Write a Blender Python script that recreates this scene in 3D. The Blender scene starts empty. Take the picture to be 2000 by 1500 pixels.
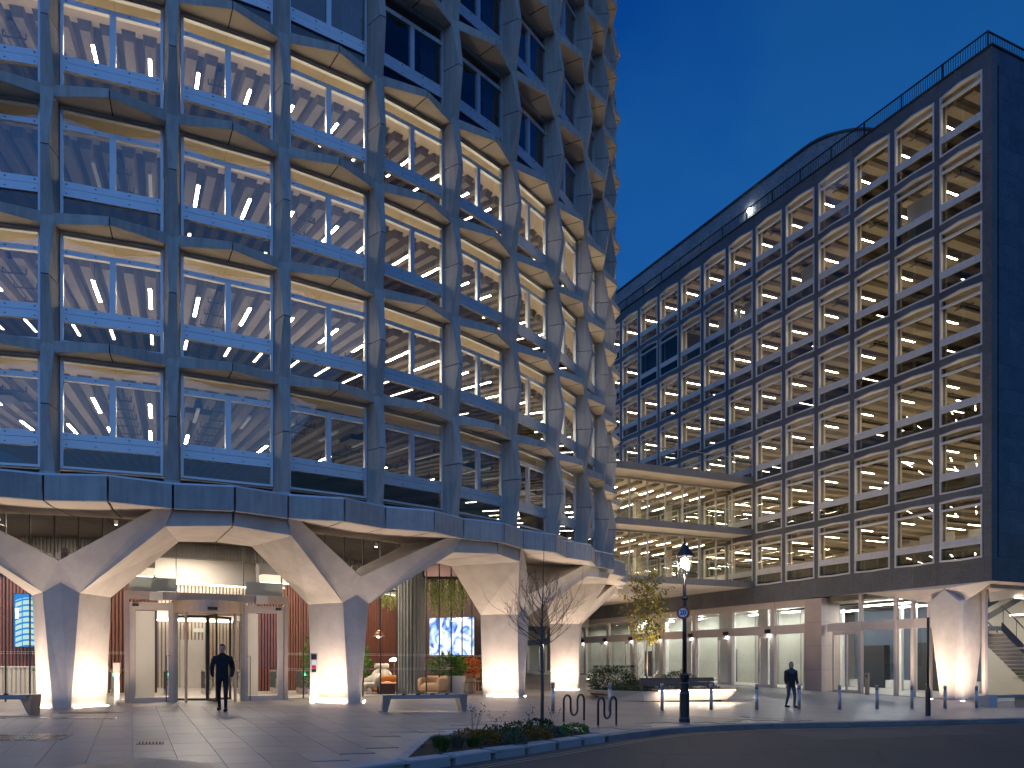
import bpy, bmesh, math, random
from mathutils import Vector, Matrix
random.seed(7)
R = math.radians
S = bpy.context.scene
COL = S.collection

# ------------------------------------------------------------------ camera
cam_d = bpy.data.cameras.new('camera'); cam = bpy.data.objects.new('camera', cam_d); COL.objects.link(cam)
cam.location = (0, 0, 1.25); cam.rotation_euler = (R(90), 0, 0)
cam_d.sensor_width = 36; cam_d.lens = 36 * 1568 / 2000
cam_d.shift_y = (1296.4 - 750) / 2000
cam_d.clip_start = 0.1; cam_d.clip_end = 2000
S.camera = cam

# ------------------------------------------------------------------ sky, sun, exposure
SUN_EL, SUN_ROT = R(3.0), R(200)
W = bpy.data.worlds.new('World'); S.world = W; W.use_nodes = True
nt = W.node_tree; nt.nodes.clear()
def wn(t, **k):
    n = nt.nodes.new(t)
    for a, v in k.items(): setattr(n, a, v)
    return n
sky = wn('ShaderNodeTexSky', sky_type='NISHITA', sun_disc=False)
sky.sun_elevation = SUN_EL; sky.sun_rotation = SUN_ROT
sky.altitude = 20; sky.air_density = 1.6; sky.dust_density = 0.4; sky.ozone_density = 6.0
hs = wn('ShaderNodeHueSaturation'); hs.inputs['Saturation'].default_value = 1.05
tint = wn('ShaderNodeMixRGB', blend_type='MULTIPLY'); tint.inputs[0].default_value = 1.0
tint.inputs[2].default_value = (0.36, 0.68, 1.02, 1)
tc = wn('ShaderNodeTexCoord')
cl = wn('ShaderNodeTexNoise'); cl.inputs['Scale'].default_value = 1.9; cl.inputs['Detail'].default_value = 5; cl.inputs['Roughness'].default_value = 0.55
cr = wn('ShaderNodeValToRGB'); cr.color_ramp.elements[0].position = 0.43; cr.color_ramp.elements[1].position = 0.63
cr.color_ramp.elements[0].color = (0.50, 0.80, 0.95, 1); cr.color_ramp.elements[1].color = (3.2, 1.30, 0.98, 1)
cm = wn('ShaderNodeMixRGB', blend_type='MULTIPLY'); cm.inputs[0].default_value = 1.0
bg = wn('ShaderNodeBackground'); bg.inputs['Strength'].default_value = 0.15
wo = wn('ShaderNodeOutputWorld')
L = nt.links.new
L(sky.outputs[0], hs.inputs['Color']); L(hs.outputs[0], tint.inputs[1])
L(tc.outputs['Generated'], cl.inputs['Vector']); L(cl.outputs['Fac'], cr.inputs['Fac'])
L(tint.outputs[0], cm.inputs[1]); L(cr.outputs[0], cm.inputs[2]); L(cm.outputs[0], bg.inputs['Color'])
L(bg.outputs[0], wo.inputs['Surface'])

sun_d = bpy.data.lights.new('sun', 'SUN'); sun_d.energy = 0.80; sun_d.angle = R(140); sun_d.color = (0.21, 0.45, 1.0)
sun = bpy.data.objects.new('sun', sun_d); COL.objects.link(sun)
sun.rotation_euler = (R(52), 0, R(-22))

S.view_settings.view_transform = 'Standard'; S.view_settings.look = 'None'
S.view_settings.gamma = 1; S.view_settings.use_curve_mapping = False
S.view_settings.exposure = 1.0
S.render.engine = 'CYCLES'
cy = S.cycles
cy.max_bounces = 7; cy.diffuse_bounces = 3; cy.glossy_bounces = 3; cy.transmission_bounces = 3
cy.transparent_max_bounces = 24; cy.caustics_reflective = False; cy.caustics_refractive = False
cy.sample_clamp_indirect = 4; cy.sample_clamp_direct = 0
cy.use_denoising = True
try: cy.denoiser = 'OPENIMAGEDENOISE'; cy.denoising_prefilter = 'ACCURATE'
except Exception: pass
cy.use_adaptive_sampling = True; cy.adaptive_threshold = 0.01

# ------------------------------------------------------------------ materials
MATS = {}
def _base(name):
    m = bpy.data.materials.new(name); m.use_nodes = True
    t = m.node_tree; t.nodes.clear()
    o = t.nodes.new('ShaderNodeOutputMaterial')
    MATS[name] = m
    return m, t, o
def _coords(t, scale=(1, 1, 1), rnd=True):
    tc = t.nodes.new('ShaderNodeTexCoord'); mp = t.nodes.new('ShaderNodeMapping'); mp.inputs['Scale'].default_value = scale
    t.links.new(tc.outputs['Object'], mp.inputs['Vector'])
    if rnd:
        oi = t.nodes.new('ShaderNodeObjectInfo'); cx = t.nodes.new('ShaderNodeCombineXYZ')
        ml = t.nodes.new('ShaderNodeMath'); ml.operation = 'MULTIPLY'; ml.inputs[1].default_value = 37.0
        t.links.new(oi.outputs['Random'], ml.inputs[0])
        for i in range(3): t.links.new(ml.outputs[0], cx.inputs[i])
        t.links.new(cx.outputs[0], mp.inputs['Location'])
    return mp.outputs[0]
def pmat(name, c1, c2=None, scale=3.0, rough=0.6, metal=0.0, bump=0.0, bscale=40.0, fine=0.25, stretch=(1, 1, 1), objvar=0.0, spec=0.5, coat=0.0, speck=0.0, streak=0.0):
    m, t, o = _base(name); n = t.nodes; k = t.links.new
    b = n.new('ShaderNodeBsdfPrincipled'); k(b.outputs[0], o.inputs['Surface'])
    b.inputs['Roughness'].default_value = rough; b.inputs['Metallic'].default_value = metal
    b.inputs['Specular IOR Level'].default_value = spec; b.inputs['Coat Weight'].default_value = coat
    if c2 is None: c2 = tuple(x * 0.82 for x in c1)
    v = _coords(t, stretch)
    ns = n.new('ShaderNodeTexNoise'); ns.inputs['Scale'].default_value = scale; ns.inputs['Detail'].default_value = 6; ns.inputs['Roughness'].default_value = 0.62
    k(v, ns.inputs['Vector'])
    rp = n.new('ShaderNodeValToRGB'); rp.color_ramp.elements[0].position = 0.32; rp.color_ramp.elements[1].position = 0.68
    rp.color_ramp.elements[0].color = (*c2, 1); rp.color_ramp.elements[1].color = (*c1, 1)
    k(ns.outputs['Fac'], rp.inputs['Fac']); col = rp.outputs[0]
    if fine > 0:
        nf = n.new('ShaderNodeTexNoise'); nf.inputs['Scale'].default_value = bscale * 2; nf.inputs['Detail'].default_value = 3
        k(v, nf.inputs['Vector'])
        mr = n.new('ShaderNodeMapRange'); mr.inputs['From Min'].default_value = 0.3; mr.inputs['From Max'].default_value = 0.7
        mr.inputs['To Min'].default_value = 1 - fine; mr.inputs['To Max'].default_value = 1 + fine
        k(nf.outputs['Fac'], mr.inputs['Value'])
        mx = n.new('ShaderNodeMixRGB'); mx.blend_type = 'MULTIPLY'; mx.inputs[0].default_value = 1
        k(col, mx.inputs[1]); k(mr.outputs[0], mx.inputs[2]); col = mx.outputs[0]
    if speck > 0:
        vo = n.new('ShaderNodeTexVoronoi'); vo.inputs['Scale'].default_value = bscale * 1.5; k(v, vo.inputs['Vector'])
        s1 = n.new('ShaderNodeSeparateColor'); k(vo.outputs['Color'], s1.inputs[0])
        mr = n.new('ShaderNodeMapRange'); mr.inputs['To Min'].default_value = 1 - speck; mr.inputs['To Max'].default_value = 1 + speck
        k(s1.outputs[0], mr.inputs['Value'])
        mx = n.new('ShaderNodeMixRGB'); mx.blend_type = 'MULTIPLY'; mx.inputs[0].default_value = 1
        k(col, mx.inputs[1]); k(mr.outputs[0], mx.inputs[2]); col = mx.outputs[0]
    if streak > 0:                       # rain streaks running down the face
        v2 = _coords(t, (5.5, 5.5, .35)); nk = n.new('ShaderNodeTexNoise'); nk.inputs['Scale'].default_value = 1.6; nk.inputs['Detail'].default_value = 5; k(v2, nk.inputs['Vector'])
        mr = n.new('ShaderNodeMapRange'); mr.inputs['From Min'].default_value = .36; mr.inputs['From Max'].default_value = .62; mr.inputs['To Min'].default_value = 1 - streak; mr.inputs['To Max'].default_value = 1.06
        k(nk.outputs['Fac'], mr.inputs['Value']); mx = n.new('ShaderNodeMixRGB'); mx.blend_type = 'MULTIPLY'; mx.inputs[0].default_value = 1
        k(col, mx.inputs[1]); k(mr.outputs[0], mx.inputs[2]); col = mx.outputs[0]
    if objvar > 0:
        oi = n.new('ShaderNodeObjectInfo'); mr = n.new('ShaderNodeMapRange')
        mr.inputs['To Min'].default_value = 1 - objvar; mr.inputs['To Max'].default_value = 1 + objvar
        k(oi.outputs['Random'], mr.inputs['Value'])
        mx = n.new('ShaderNodeMixRGB'); mx.blend_type = 'MULTIPLY'; mx.inputs[0].default_value = 1
        k(col, mx.inputs[1]); k(mr.outputs[0], mx.inputs[2]); col = mx.outputs[0]
    k(col, b.inputs['Base Color'])
    if bump > 0:
        nb = n.new('ShaderNodeTexNoise'); nb.inputs['Scale'].default_value = bscale; nb.inputs['Detail'].default_value = 4
        k(v, nb.inputs['Vector'])
        bp = n.new('ShaderNodeBump'); bp.inputs['Strength'].default_value = bump; bp.inputs['Distance'].default_value = 0.01
        k(nb.outputs['Fac'], bp.inputs['Height']); k(bp.outputs[0], b.inputs['Normal'])
    rr = n.new('ShaderNodeMapRange'); rr.inputs['To Min'].default_value = max(0, rough - 0.12); rr.inputs['To Max'].default_value = min(1, rough + 0.12)
    k(ns.outputs['Fac'], rr.inputs['Value']); k(rr.outputs[0], b.inputs['Roughness'])
    return m
def emat(name, col, strength):
    m, t, o = _base(name); e = t.nodes.new('ShaderNodeEmission')
    e.inputs[0].default_value = (*col, 1); e.inputs[1].default_value = strength
    t.links.new(e.outputs[0], o.inputs['Surface']); return m
def gmat(name, tint=(0.9, 0.92, 0.92), add=0.05, mul=1.0, rough=0.0, wavy=0.0):
    m, t, o = _base(name); n = t.nodes; k = t.links.new
    tr = n.new('ShaderNodeBsdfTransparent'); tr.inputs[0].default_value = (*tint, 1)
    gl = n.new('ShaderNodeBsdfGlossy'); gl.inputs['Roughness'].default_value = rough; gl.inputs[0].default_value = (1, 1, 1, 1)
    # Schlick reflectance, the same on both faces of the pane
    ge = n.new('ShaderNodeNewGeometry'); dp = n.new('ShaderNodeVectorMath'); dp.operation = 'DOT_PRODUCT'
    k(ge.outputs['Incoming'], dp.inputs[0]); k(ge.outputs['Normal'], dp.inputs[1])
    ab = n.new('ShaderNodeMath'); ab.operation = 'ABSOLUTE'; k(dp.outputs['Value'], ab.inputs[0])
    om = n.new('ShaderNodeMath'); om.operation = 'SUBTRACT'; om.use_clamp = True; om.inputs[0].default_value = 1; k(ab.outputs[0], om.inputs[1])
    pw = n.new('ShaderNodeMath'); pw.operation = 'POWER'; pw.inputs[1].default_value = 5; k(om.outputs[0], pw.inputs[0])
    ma = n.new('ShaderNodeMath'); ma.operation = 'MULTIPLY_ADD'; ma.use_clamp = True
    ma.inputs[1].default_value = .96 * mul; ma.inputs[2].default_value = add + .04 * mul
    k(pw.outputs[0], ma.inputs[0])
    if wavy > 0:
        v = _coords(t); nz = n.new('ShaderNodeTexNoise'); nz.inputs['Scale'].default_value = 0.8; nz.inputs['Detail'].default_value = 1
        k(v, nz.inputs['Vector']); bp = n.new('ShaderNodeBump'); bp.inputs['Strength'].default_value = wavy; bp.inputs['Distance'].default_value = 0.02
        k(nz.outputs['Fac'], bp.inputs['Height']); k(bp.outputs[0], gl.inputs['Normal'])
    mx = n.new('ShaderNodeMixShader'); k(ma.outputs[0], mx.inputs[0]); k(tr.outputs[0], mx.inputs[1]); k(gl.outputs[0], mx.inputs[2])
    k(mx.outputs[0], o.inputs['Surface']); return m

pmat('concrete', (0.47, 0.44, 0.39), (0.36, 0.335, 0.30), 1.3, 0.85, bump=0.25, bscale=45, fine=0.10, stretch=(1, 1, 0.35), objvar=0.09, spec=0.2, streak=0.14)
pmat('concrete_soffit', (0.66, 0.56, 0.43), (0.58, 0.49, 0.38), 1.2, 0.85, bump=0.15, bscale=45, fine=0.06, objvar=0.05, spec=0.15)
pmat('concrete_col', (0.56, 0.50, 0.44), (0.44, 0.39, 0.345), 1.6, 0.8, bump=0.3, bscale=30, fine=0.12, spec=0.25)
pmat('concrete_fascia', (0.40, 0.385, 0.36), (0.33, 0.315, 0.29), 2.2, 0.85, bump=0.3, bscale=60, fine=0.16, objvar=0.12, spec=0.2, streak=0.12)
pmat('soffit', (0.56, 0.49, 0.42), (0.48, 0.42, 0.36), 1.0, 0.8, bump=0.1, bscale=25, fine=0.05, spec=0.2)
pmat('ceiling_edge', (0.40, 0.33, 0.23), (0.32, 0.26, 0.18), 1.0, 0.85, fine=0.08, spec=0.2)
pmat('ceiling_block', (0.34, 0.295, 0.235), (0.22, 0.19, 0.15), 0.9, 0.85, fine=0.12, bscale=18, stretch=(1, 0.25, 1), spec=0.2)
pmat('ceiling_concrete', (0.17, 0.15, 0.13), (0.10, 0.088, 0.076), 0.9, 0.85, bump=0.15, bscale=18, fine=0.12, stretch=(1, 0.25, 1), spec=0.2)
pmat('ceiling_slot', (0.07, 0.062, 0.056), (0.04, 0.036, 0.032), 1.2, 0.85, fine=0.15, bscale=15, stretch=(1, .25, 1), spec=0.2)  # shade of the recesses between ribs put into the slab colour
pmat('seal', (0.025, 0.023, 0.022), None, 5, 0.7, fine=0)
pmat('aluminium', (0.56, 0.58, 0.60), (0.50, 0.52, 0.54), 4, 0.36, metal=0.5, fine=0.04, spec=0.5)
pmat('frame_pale', (0.62, 0.59, 0.55), (0.56, 0.53, 0.49), 4, 0.5, metal=0.1, fine=0.04)
pmat('dark_metal', (0.05, 0.048, 0.045), None, 4, 0.45, metal=0.5, fine=0.05)
pmat('steel', (0.55, 0.52, 0.48), (0.47, 0.44, 0.41), 6, 0.28, metal=0.9, fine=0.05)
pmat('granite', (0.115, 0.113, 0.115), (0.085, 0.083, 0.086), 1.2, 0.5, bump=0.05, bscale=22, fine=0.2, objvar=0.16, speck=0.35, spec=0.5)
pmat('granite_polished', (0.085, 0.095, 0.115), (0.06, 0.068, 0.085), 1.0, 0.12, fine=0.15, bscale=18, objvar=0.12, speck=0.25, spec=0.6)
pmat('floor_pale', (0.76, 0.73, 0.68), (0.70, 0.67, 0.62), 0.8, 0.5, fine=0.03)
pmat('floor_light', (0.50, 0.47, 0.43), (0.44, 0.41, 0.37), 0.8, 0.35, fine=0.05)
pmat('wall_warm', (0.58, 0.52, 0.43), (0.50, 0.45, 0.37), 0.7, 0.8, fine=0.04)
pmat('wall_white', (0.72, 0.70, 0.66), (0.66, 0.64, 0.60), 0.8, 0.7, fine=0.03)
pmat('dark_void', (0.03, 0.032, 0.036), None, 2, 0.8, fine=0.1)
pmat('curtain_dark', (0.035, 0.045, 0.07), (0.02, 0.028, 0.05), 6, 0.9, fine=0.05)
pmat('black_paint', (0.012, 0.012, 0.013), None, 5, 0.35, fine=0.1, coat=0.3)
pmat('black_matt', (0.015, 0.015, 0.016), None, 5, 0.8, fine=0.1)
emat('strip_light', (1.0, 0.82, 0.59), 62.0)
emat('strip_light_block', (1.0, 0.83, 0.60), 52.0)
emat('uplight', (1.0, 0.82, 0.66), 14.0)
emat('lobby_light', (1.0, 0.84, 0.68), 6.0)
emat('cool_light', (0.92, 0.97, 1.0), 40.0)
gmat('glass_tower', (0.92, 0.94, 0.95), 0.025, 1.0, wavy=0.03)
gmat('glass_spandrel', (0.40, 0.40, 0.38), 0.03, 1.0)
gmat('glass_block', (0.88, 0.88, 0.85), 0.01, 0.8, wavy=0.03)
gmat('glass_clear', (0.95, 0.96, 0.95), 0.0, 0.6)
gmat('glass_rail', (0.90, 0.93, 0.93), 0.02, 0.8)

# ------------------------------------------------------------------ mesh helpers
class MB:
    def __init__(s): s.v = []; s.f = []; s.m = []
    def quad(s, *p, m=0):
        i = len(s.v); s.v += [tuple(q) for q in p]; s.f.append(tuple(range(i, i + len(p)))); s.m.append(m); return s
    def hexa(s, b, t, m=0):
        """b, t: rings of n points, bottom counter-clockwise seen from above"""
        i = len(s.v); n = len(b); s.v += [tuple(q) for q in b] + [tuple(q) for q in t]
        s.f.append(tuple(i + k for k in reversed(range(n)))); s.f.append(tuple(i + n + k for k in range(n)))
        for k in range(n):
            j = (k + 1) % n; s.f.append((i + k, i + j, i + n + j, i + n + k))
        s.m += [m] * (n + 2); return s
    def box(s, x0, x1, y0, y1, z0, z1, m=0):
        return s.hexa([(x0, y0, z0), (x1, y0, z0), (x1, y1, z0), (x0, y1, z0)], [(x0, y0, z1), (x1, y0, z1), (x1, y1, z1), (x0, y1, z1)], m)
    def cbox(s, c, d, m=0, rot=None):
        P = [Vector((sx * d[0] / 2, sy * d[1] / 2, sz * d[2] / 2)) for sz in (-1, 1) for sx, sy in ((-1, -1), (1, -1), (1, 1), (-1, 1))]
        if rot is not None: P = [rot @ p for p in P]
        P = [p + Vector(c) for p in P]
        return s.hexa(P[:4], P[4:], m)
    def prism(s, pts, z0, z1, m=0):
        return s.hexa([(x, y, z0) for x, y in pts], [(x, y, z1) for x, y in pts], m)
    def tube(s, path, rad, n=8, m=0, cap=True):
        path = [Vector(p) for p in path]
        if not isinstance(rad, (list, tuple)): rad = [rad] * len(path)
        i0 = len(s.v); up = None
        for j, p in enumerate(path):
            d = (path[min(j + 1, len(path) - 1)] - path[max(j - 1, 0)])
            d = d.normalized() if d.length > 1e-9 else Vector((0, 0, 1))
            if up is None:
                up = d.orthogonal().normalized()
            else:
                up = (up - d * up.dot(d)); up = up.normalized() if up.length > 1e-6 else d.orthogonal().normalized()
            w = d.cross(up)
            for k in range(n):
                a = 2 * math.pi * k / n
                s.v.append(tuple(p + (up * math.cos(a) + w * math.sin(a)) * rad[j]))
        for j in range(len(path) - 1):
            for k in range(n):
                l = (k + 1) % n
                s.f.append((i0 + j * n + k, i0 + j * n + l, i0 + (j + 1) * n + l, i0 + (j + 1) * n + k)); s.m.append(m)
        if cap:
            s.f.append(tuple(i0 + k for k in reversed(range(n)))); s.m.append(m)
            e = i0 + (len(path) - 1) * n; s.f.append(tuple(e + k for k in range(n))); s.m.append(m)
        return s
    def lathe(s, prof, n=16, c=(0, 0), m=0):
        i0 = len(s.v)
        for r, z in prof:
            for k in range(n):
                a = 2 * math.pi * k / n; s.v.append((c[0] + r * math.cos(a), c[1] + r * math.sin(a), z))
        for j in range(len(prof) - 1):
            for k in range(n):
                l = (k + 1) % n
                s.f.append((i0 + j * n + k, i0 + j * n + l, i0 + (j + 1) * n + l, i0 + (j + 1) * n + k)); s.m.append(m)
        s.f.append(tuple(i0 + k for k in reversed(range(n)))); s.m.append(m)
        e = i0 + (len(prof) - 1) * n; s.f.append(tuple(e + k for k in range(n))); s.m.append(m)
        return s
    def down(s):
        """lamp body: only the underside gives light"""
        s.m = [1 if k % 6 == 0 else 0 for k in range(len(s.f))]; return s
    def mesh(s, name, mats, smooth=False):
        me = bpy.data.meshes.new(name); me.from_pydata(s.v, [], s.f)
        if isinstance(mats, str): mats = [mats]
        for q in mats: me.materials.append(MATS[q])
        me.polygons.foreach_set('material_index', s.m)
        me.update()
        if smooth:
            me.polygons.foreach_set('use_smooth', [True] * len(me.polygons))
        return me
    def build(s, name, mats, parent=None, smooth=False, **k):
        return put(s.mesh(name, mats, smooth), name, parent, **k)
def put(me, name, parent=None, loc=(0, 0, 0), rz=0.0, rot=None, scale=None, **props):
    o = bpy.data.objects.new(name, me); COL.objects.link(o)
    o.location = loc; o.rotation_euler = rot if rot is not None else (0, 0, rz)
    if scale is not None: o.scale = scale
    if parent is not None: o.parent = parent
    for a, v in props.items(): o[a] = v
    return o
def thing(name, label, cat, loc=(0, 0, 0), rz=0.0, group=None):
    o = put(None, name, None, loc, rz, label=label, category=cat)
    if group: o['group'] = group
    o.empty_display_size = 0.2
    return o
def tag(o, label, cat, group=None):
    o['label'] = label; o['category'] = cat
    if group: o['group'] = group
    return o
def struct(o): o['kind'] = 'structure'; return o
def arealight(name, loc, rot, sx, sy, power, col, parent=None, spread=None):
    d = bpy.data.lights.new(name, 'AREA'); d.shape = 'RECTANGLE'; d.size = sx; d.size_y = sy; d.energy = power; d.color = col
    if spread: d.spread = spread
    o = bpy.data.objects.new(name, d); COL.objects.link(o); o.location = loc; o.rotation_euler = rot
    if parent is not None: o.parent = parent
    return o
def ptlight(name, loc, power, col, rad, parent=None):
    d = bpy.data.lights.new(name, 'POINT'); d.energy = power; d.color = col; d.shadow_soft_size = rad
    o = bpy.data.objects.new(name, d); COL.objects.link(o); o.location = loc
    if parent is not None: o.parent = parent
    return o
def copy_tree(o, parent=None):
    c = o.copy(); COL.objects.link(c)
    if parent is not None: c.parent = parent
    for ch in list(o.children): copy_tree(ch, c)
    return c
def G(X, Y):
    """height of the sloping plaza"""
    return -.024 * (max(X, -5) + 5) - .011 * (min(X, -5) + 5) + .012 * (Y - 26)
# ================================================================== GROUND
pmat('asphalt', (0.098, 0.080, 0.066), (0.066, 0.054, 0.046), 0.7, 0.75, bump=0.6, bscale=70, fine=0.35, spec=0.35)  # warmth of street lamp light put into the base colour
def asphalt_detail():
    m = MATS['asphalt']; t = m.node_tree; n = t.nodes; k = t.links.new
    b = [q for q in n if q.type == 'BSDF_PRINCIPLED'][0]; src = b.inputs['Base Color'].links[0].from_socket
    tc = n.new('ShaderNodeTexCoord'); nz = n.new('ShaderNodeTexNoise'); nz.inputs['Scale'].default_value = 1.2; k(tc.outputs['Object'], nz.inputs['Vector'])
    av = n.new('ShaderNodeMixRGB'); av.inputs[0].default_value = .25; k(tc.outputs['Object'], av.inputs[1]); k(nz.outputs['Color'], av.inputs[2])
    vo = n.new('ShaderNodeTexVoronoi'); vo.feature = 'DISTANCE_TO_EDGE'; vo.inputs['Scale'].default_value = .42; k(av.outputs[0], vo.inputs['Vector'])
    lt = n.new('ShaderNodeMapRange'); lt.inputs['From Max'].default_value = .012; lt.inputs['To Min'].default_value = .62; lt.inputs['To Max'].default_value = 1; k(vo.outputs['Distance'], lt.inputs['Value'])
    v2 = n.new('ShaderNodeTexVoronoi'); v2.inputs['Scale'].default_value = .16; k(av.outputs[0], v2.inputs['Vector']); sp = n.new('ShaderNodeSeparateColor'); k(v2.outputs['Color'], sp.inputs[0])
    pr = n.new('ShaderNodeMapRange'); pr.inputs['To Min'].default_value = .72; pr.inputs['To Max'].default_value = 1.2; k(sp.outputs[0], pr.inputs['Value'])
    m1 = n.new('ShaderNodeMixRGB'); m1.blend_type = 'MULTIPLY'; m1.inputs[0].default_value = 1; k(src, m1.inputs[1]); k(lt.outputs[0], m1.inputs[2])
    m2 = n.new('ShaderNodeMixRGB'); m2.blend_type = 'MULTIPLY'; m2.inputs[0].default_value = 1; k(m1.outputs[0], m2.inputs[1]); k(pr.outputs[0], m2.inputs[2]); k(m2.outputs[0], b.inputs['Base Color'])
asphalt_detail()
pmat('kerb_dark', (0.20, 0.19, 0.18), (0.15, 0.145, 0.14), 1.5, 0.65, fine=0.2, bscale=60, objvar=0.12, bump=0.15)  # darker copy of the kerb granite, dimmer light put into its colour
pmat('paving', (0.255, 0.23, 0.205), (0.185, 0.168, 0.152), 1.1, 0.42, bump=0.12, bscale=45, fine=0.10, stretch=(1, 0.3, 1), objvar=0.13, spec=0.45)
pmat('kerb_granite', (0.36, 0.35, 0.335), (0.29, 0.28, 0.27), 1.5, 0.6, fine=0.2, bscale=60, objvar=0.1, bump=0.15)
pmat('soil_ground', (0.05, 0.045, 0.04), None, 2, 0.9)
pmat('yellow_paint', (0.42, 0.32, 0.17), (0.22, 0.17, 0.11), 9, 0.7, fine=0.35, bscale=30)
pmat('tactile', (0.55, 0.33, 0.20), (0.46, 0.27, 0.16), 2, 0.4, fine=0.15)
def paving_sheet():
    m, t, o = _base('paving_sheet'); n = t.nodes; k = t.links.new
    b = n.new('ShaderNodeBsdfPrincipled'); k(b.outputs[0], o.inputs['Surface'])
    tc = n.new('ShaderNodeTexCoord'); mp = n.new('ShaderNodeMapping'); mp.inputs['Rotation'].default_value = (0, 0, R(64.7))
    k(tc.outputs['Object'], mp.inputs['Vector'])
    br = n.new('ShaderNodeTexBrick'); br.inputs['Scale'].default_value = 1.0; br.inputs['Brick Width'].default_value = 0.9; br.inputs['Row Height'].default_value = 0.6
    br.inputs['Mortar Size'].default_value = 0.006; br.inputs['Mortar Smooth'].default_value = 0.2; br.inputs['Bias'].default_value = 0
    br.inputs['Color1'].default_value = (0.31, 0.28, 0.25, 1); br.inputs['Color2'].default_value = (0.235, 0.215, 0.195, 1); br.inputs['Mortar'].default_value = (0.13, 0.12, 0.11, 1)
    k(mp.outputs[0], br.inputs['Vector'])
    ns = n.new('ShaderNodeTexNoise'); ns.inputs['Scale'].default_value = 0.8; ns.inputs['Detail'].default_value = 8; k(tc.outputs['Object'], ns.inputs['Vector'])
    mr = n.new('ShaderNodeMapRange'); mr.inputs['From Min'].default_value = .3; mr.inputs['From Max'].default_value = .7; mr.inputs['To Min'].default_value = .8; mr.inputs['To Max'].default_value = 1.12; k(ns.outputs['Fac'], mr.inputs['Value'])
    mx = n.new('ShaderNodeMixRGB'); mx.blend_type = 'MULTIPLY'; mx.inputs[0].default_value = 1; k(br.outputs['Color'], mx.inputs[1]); k(mr.outputs[0], mx.inputs[2]); k(mx.outputs[0], b.inputs['Base Color'])
    r2 = n.new('ShaderNodeMapRange'); r2.inputs['To Min'].default_value = .28; r2.inputs['To Max'].default_value = .5; k(ns.outputs['Fac'], r2.inputs['Value']); k(r2.outputs[0], b.inputs['Roughness'])
    nb = n.new('ShaderNodeTexNoise'); nb.inputs['Scale'].default_value = 40; k(tc.outputs['Object'], nb.inputs['Vector'])
    bp = n.new('ShaderNodeBump'); bp.inputs['Strength'].default_value = .1; bp.inputs['Distance'].default_value = .01; k(nb.outputs['Fac'], bp.inputs['Height']); k(bp.outputs[0], b.inputs['Normal'])
paving_sheet()
MB().quad((-900, -900, -4), (900, -900, -4), (900, 900, -4), (-900, 900, -4)).build('ground', 'asphalt', kind='structure')
# kerb line (front top edge of the kerb), X increasing
KERB = [(-60, -40), (-14, 0.5), (-6, 6.9), (-3.2, 9.9), (-1.92, 11.58), (-1.52, 12.05), (-0.93, 12.8), (-0.32, 13.65), (0.27, 14.42), (0.87, 15.33), (1.43, 16.12), (2.02, 16.97),
        (2.54, 17.7), (3.06, 18.3), (3.64, 19.01), (4.31, 19.66), (5.18, 20.32), (6.24, 20.95), (7.72, 21.62), (9.64, 22.49), (12.69, 23.98), (16.47, 25.83), (25, 29.9), (60, 46)]
def kY(x):
    for (x0, y0), (x1, y1) in zip(KERB, KERB[1:]):
        if x0 <= x <= x1: return y0 + (y1 - y0) * (x - x0) / (x1 - x0)
xs = sorted(set([p[0] for p in KERB] + [-5.0, -30, -20, -10]))
xs = [x for x in xs if x >= -60]
pv, rd = MB(), MB()
for x0, x1 in zip(xs, xs[1:]):
    a0, a1 = kY(x0), kY(x1)
    pv.quad((x0, a0, G(x0, a0)), (x1, a1, G(x1, a1)), (x1, 130, G(x1, 130)), (x0, 130, G(x0, 130)))
    rd.quad((x0, -70, G(x0, -70) - .12), (x1, -70, G(x1, -70) - .12), (x1, a1, G(x1, a1) - .12), (x0, a0, G(x0, a0) - .12))
pv.build('pavement', 'paving_sheet', kind='structure')
road = rd.build('road', 'asphalt', kind='structure')
# kerb stones
kerb = put(None, 'kerb'); kerb['kind'] = 'structure'
def along(pts, step, x0, x1):
    out = []; acc = 0
    d = 0.0; P = [Vector((x, kY(x), 0)) for x in [x0 + (x1 - x0) * i / 400 for i in range(401)]]
    out.append(P[0])
    for p, q in zip(P, P[1:]):
        d += (q - p).length
        if d >= step: out.append(q); d = 0
    return out
def kerb_run(x0, x1, step, wid=.30):
    pts = along(KERB, step, x0, x1)
    for p, q in zip(pts, pts[1:]):
        t = (q - p).normalized(); nrm = Vector((-t.y, t.x, 0)); e = t * .006
        a, b = p + e, q - e
        ring_ = [a, b, b + nrm * wid, a + nrm * wid]; dz = random.uniform(0, .004)
        c = .012
        top = [a + nrm * c, b + nrm * c, b + nrm * wid, a + nrm * wid]
        mb = MB(); mb.hexa([(v.x, v.y, G(v.x, v.y) - .25) for v in ring_], [(v.x, v.y, G(v.x, v.y) - .008 + dz) for v in ring_])
        mb.hexa([(v.x, v.y, G(v.x, v.y) - .008 + dz) for v in ring_], [(v.x, v.y, G(v.x, v.y) + .005 + dz) for v in top])
        mb.build('kerb_stone', 'kerb_dark', kerb)
kerb_run(2.05, 26, .9); kerb_run(-12, -1.95, .9)
# double yellow lines on the road
lm = MB()
def offk(x, d):
    y = kY(x); y1 = kY(x + .05); t = Vector((.05, y1 - y, 0)).normalized(); return Vector((x + t.y * d, y - t.x * d, 0))
LX = [-6 + i * .25 for i in range(90)]
for d in (.30, .45):
    for x0, x1 in zip(LX, LX[1:]):
        q = [offk(x0, d), offk(x0, d + .055), offk(x1, d + .055), offk(x1, d)]
        lm.quad(*[(v.x, v.y, G(v.x, min(v.y, kY(v.x))) - .12 + .012 * (v.y - kY(v.x)) * 0 + .005 + 0.0) for v in q])
lm.build('road_marking', 'yellow_paint', road)
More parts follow.
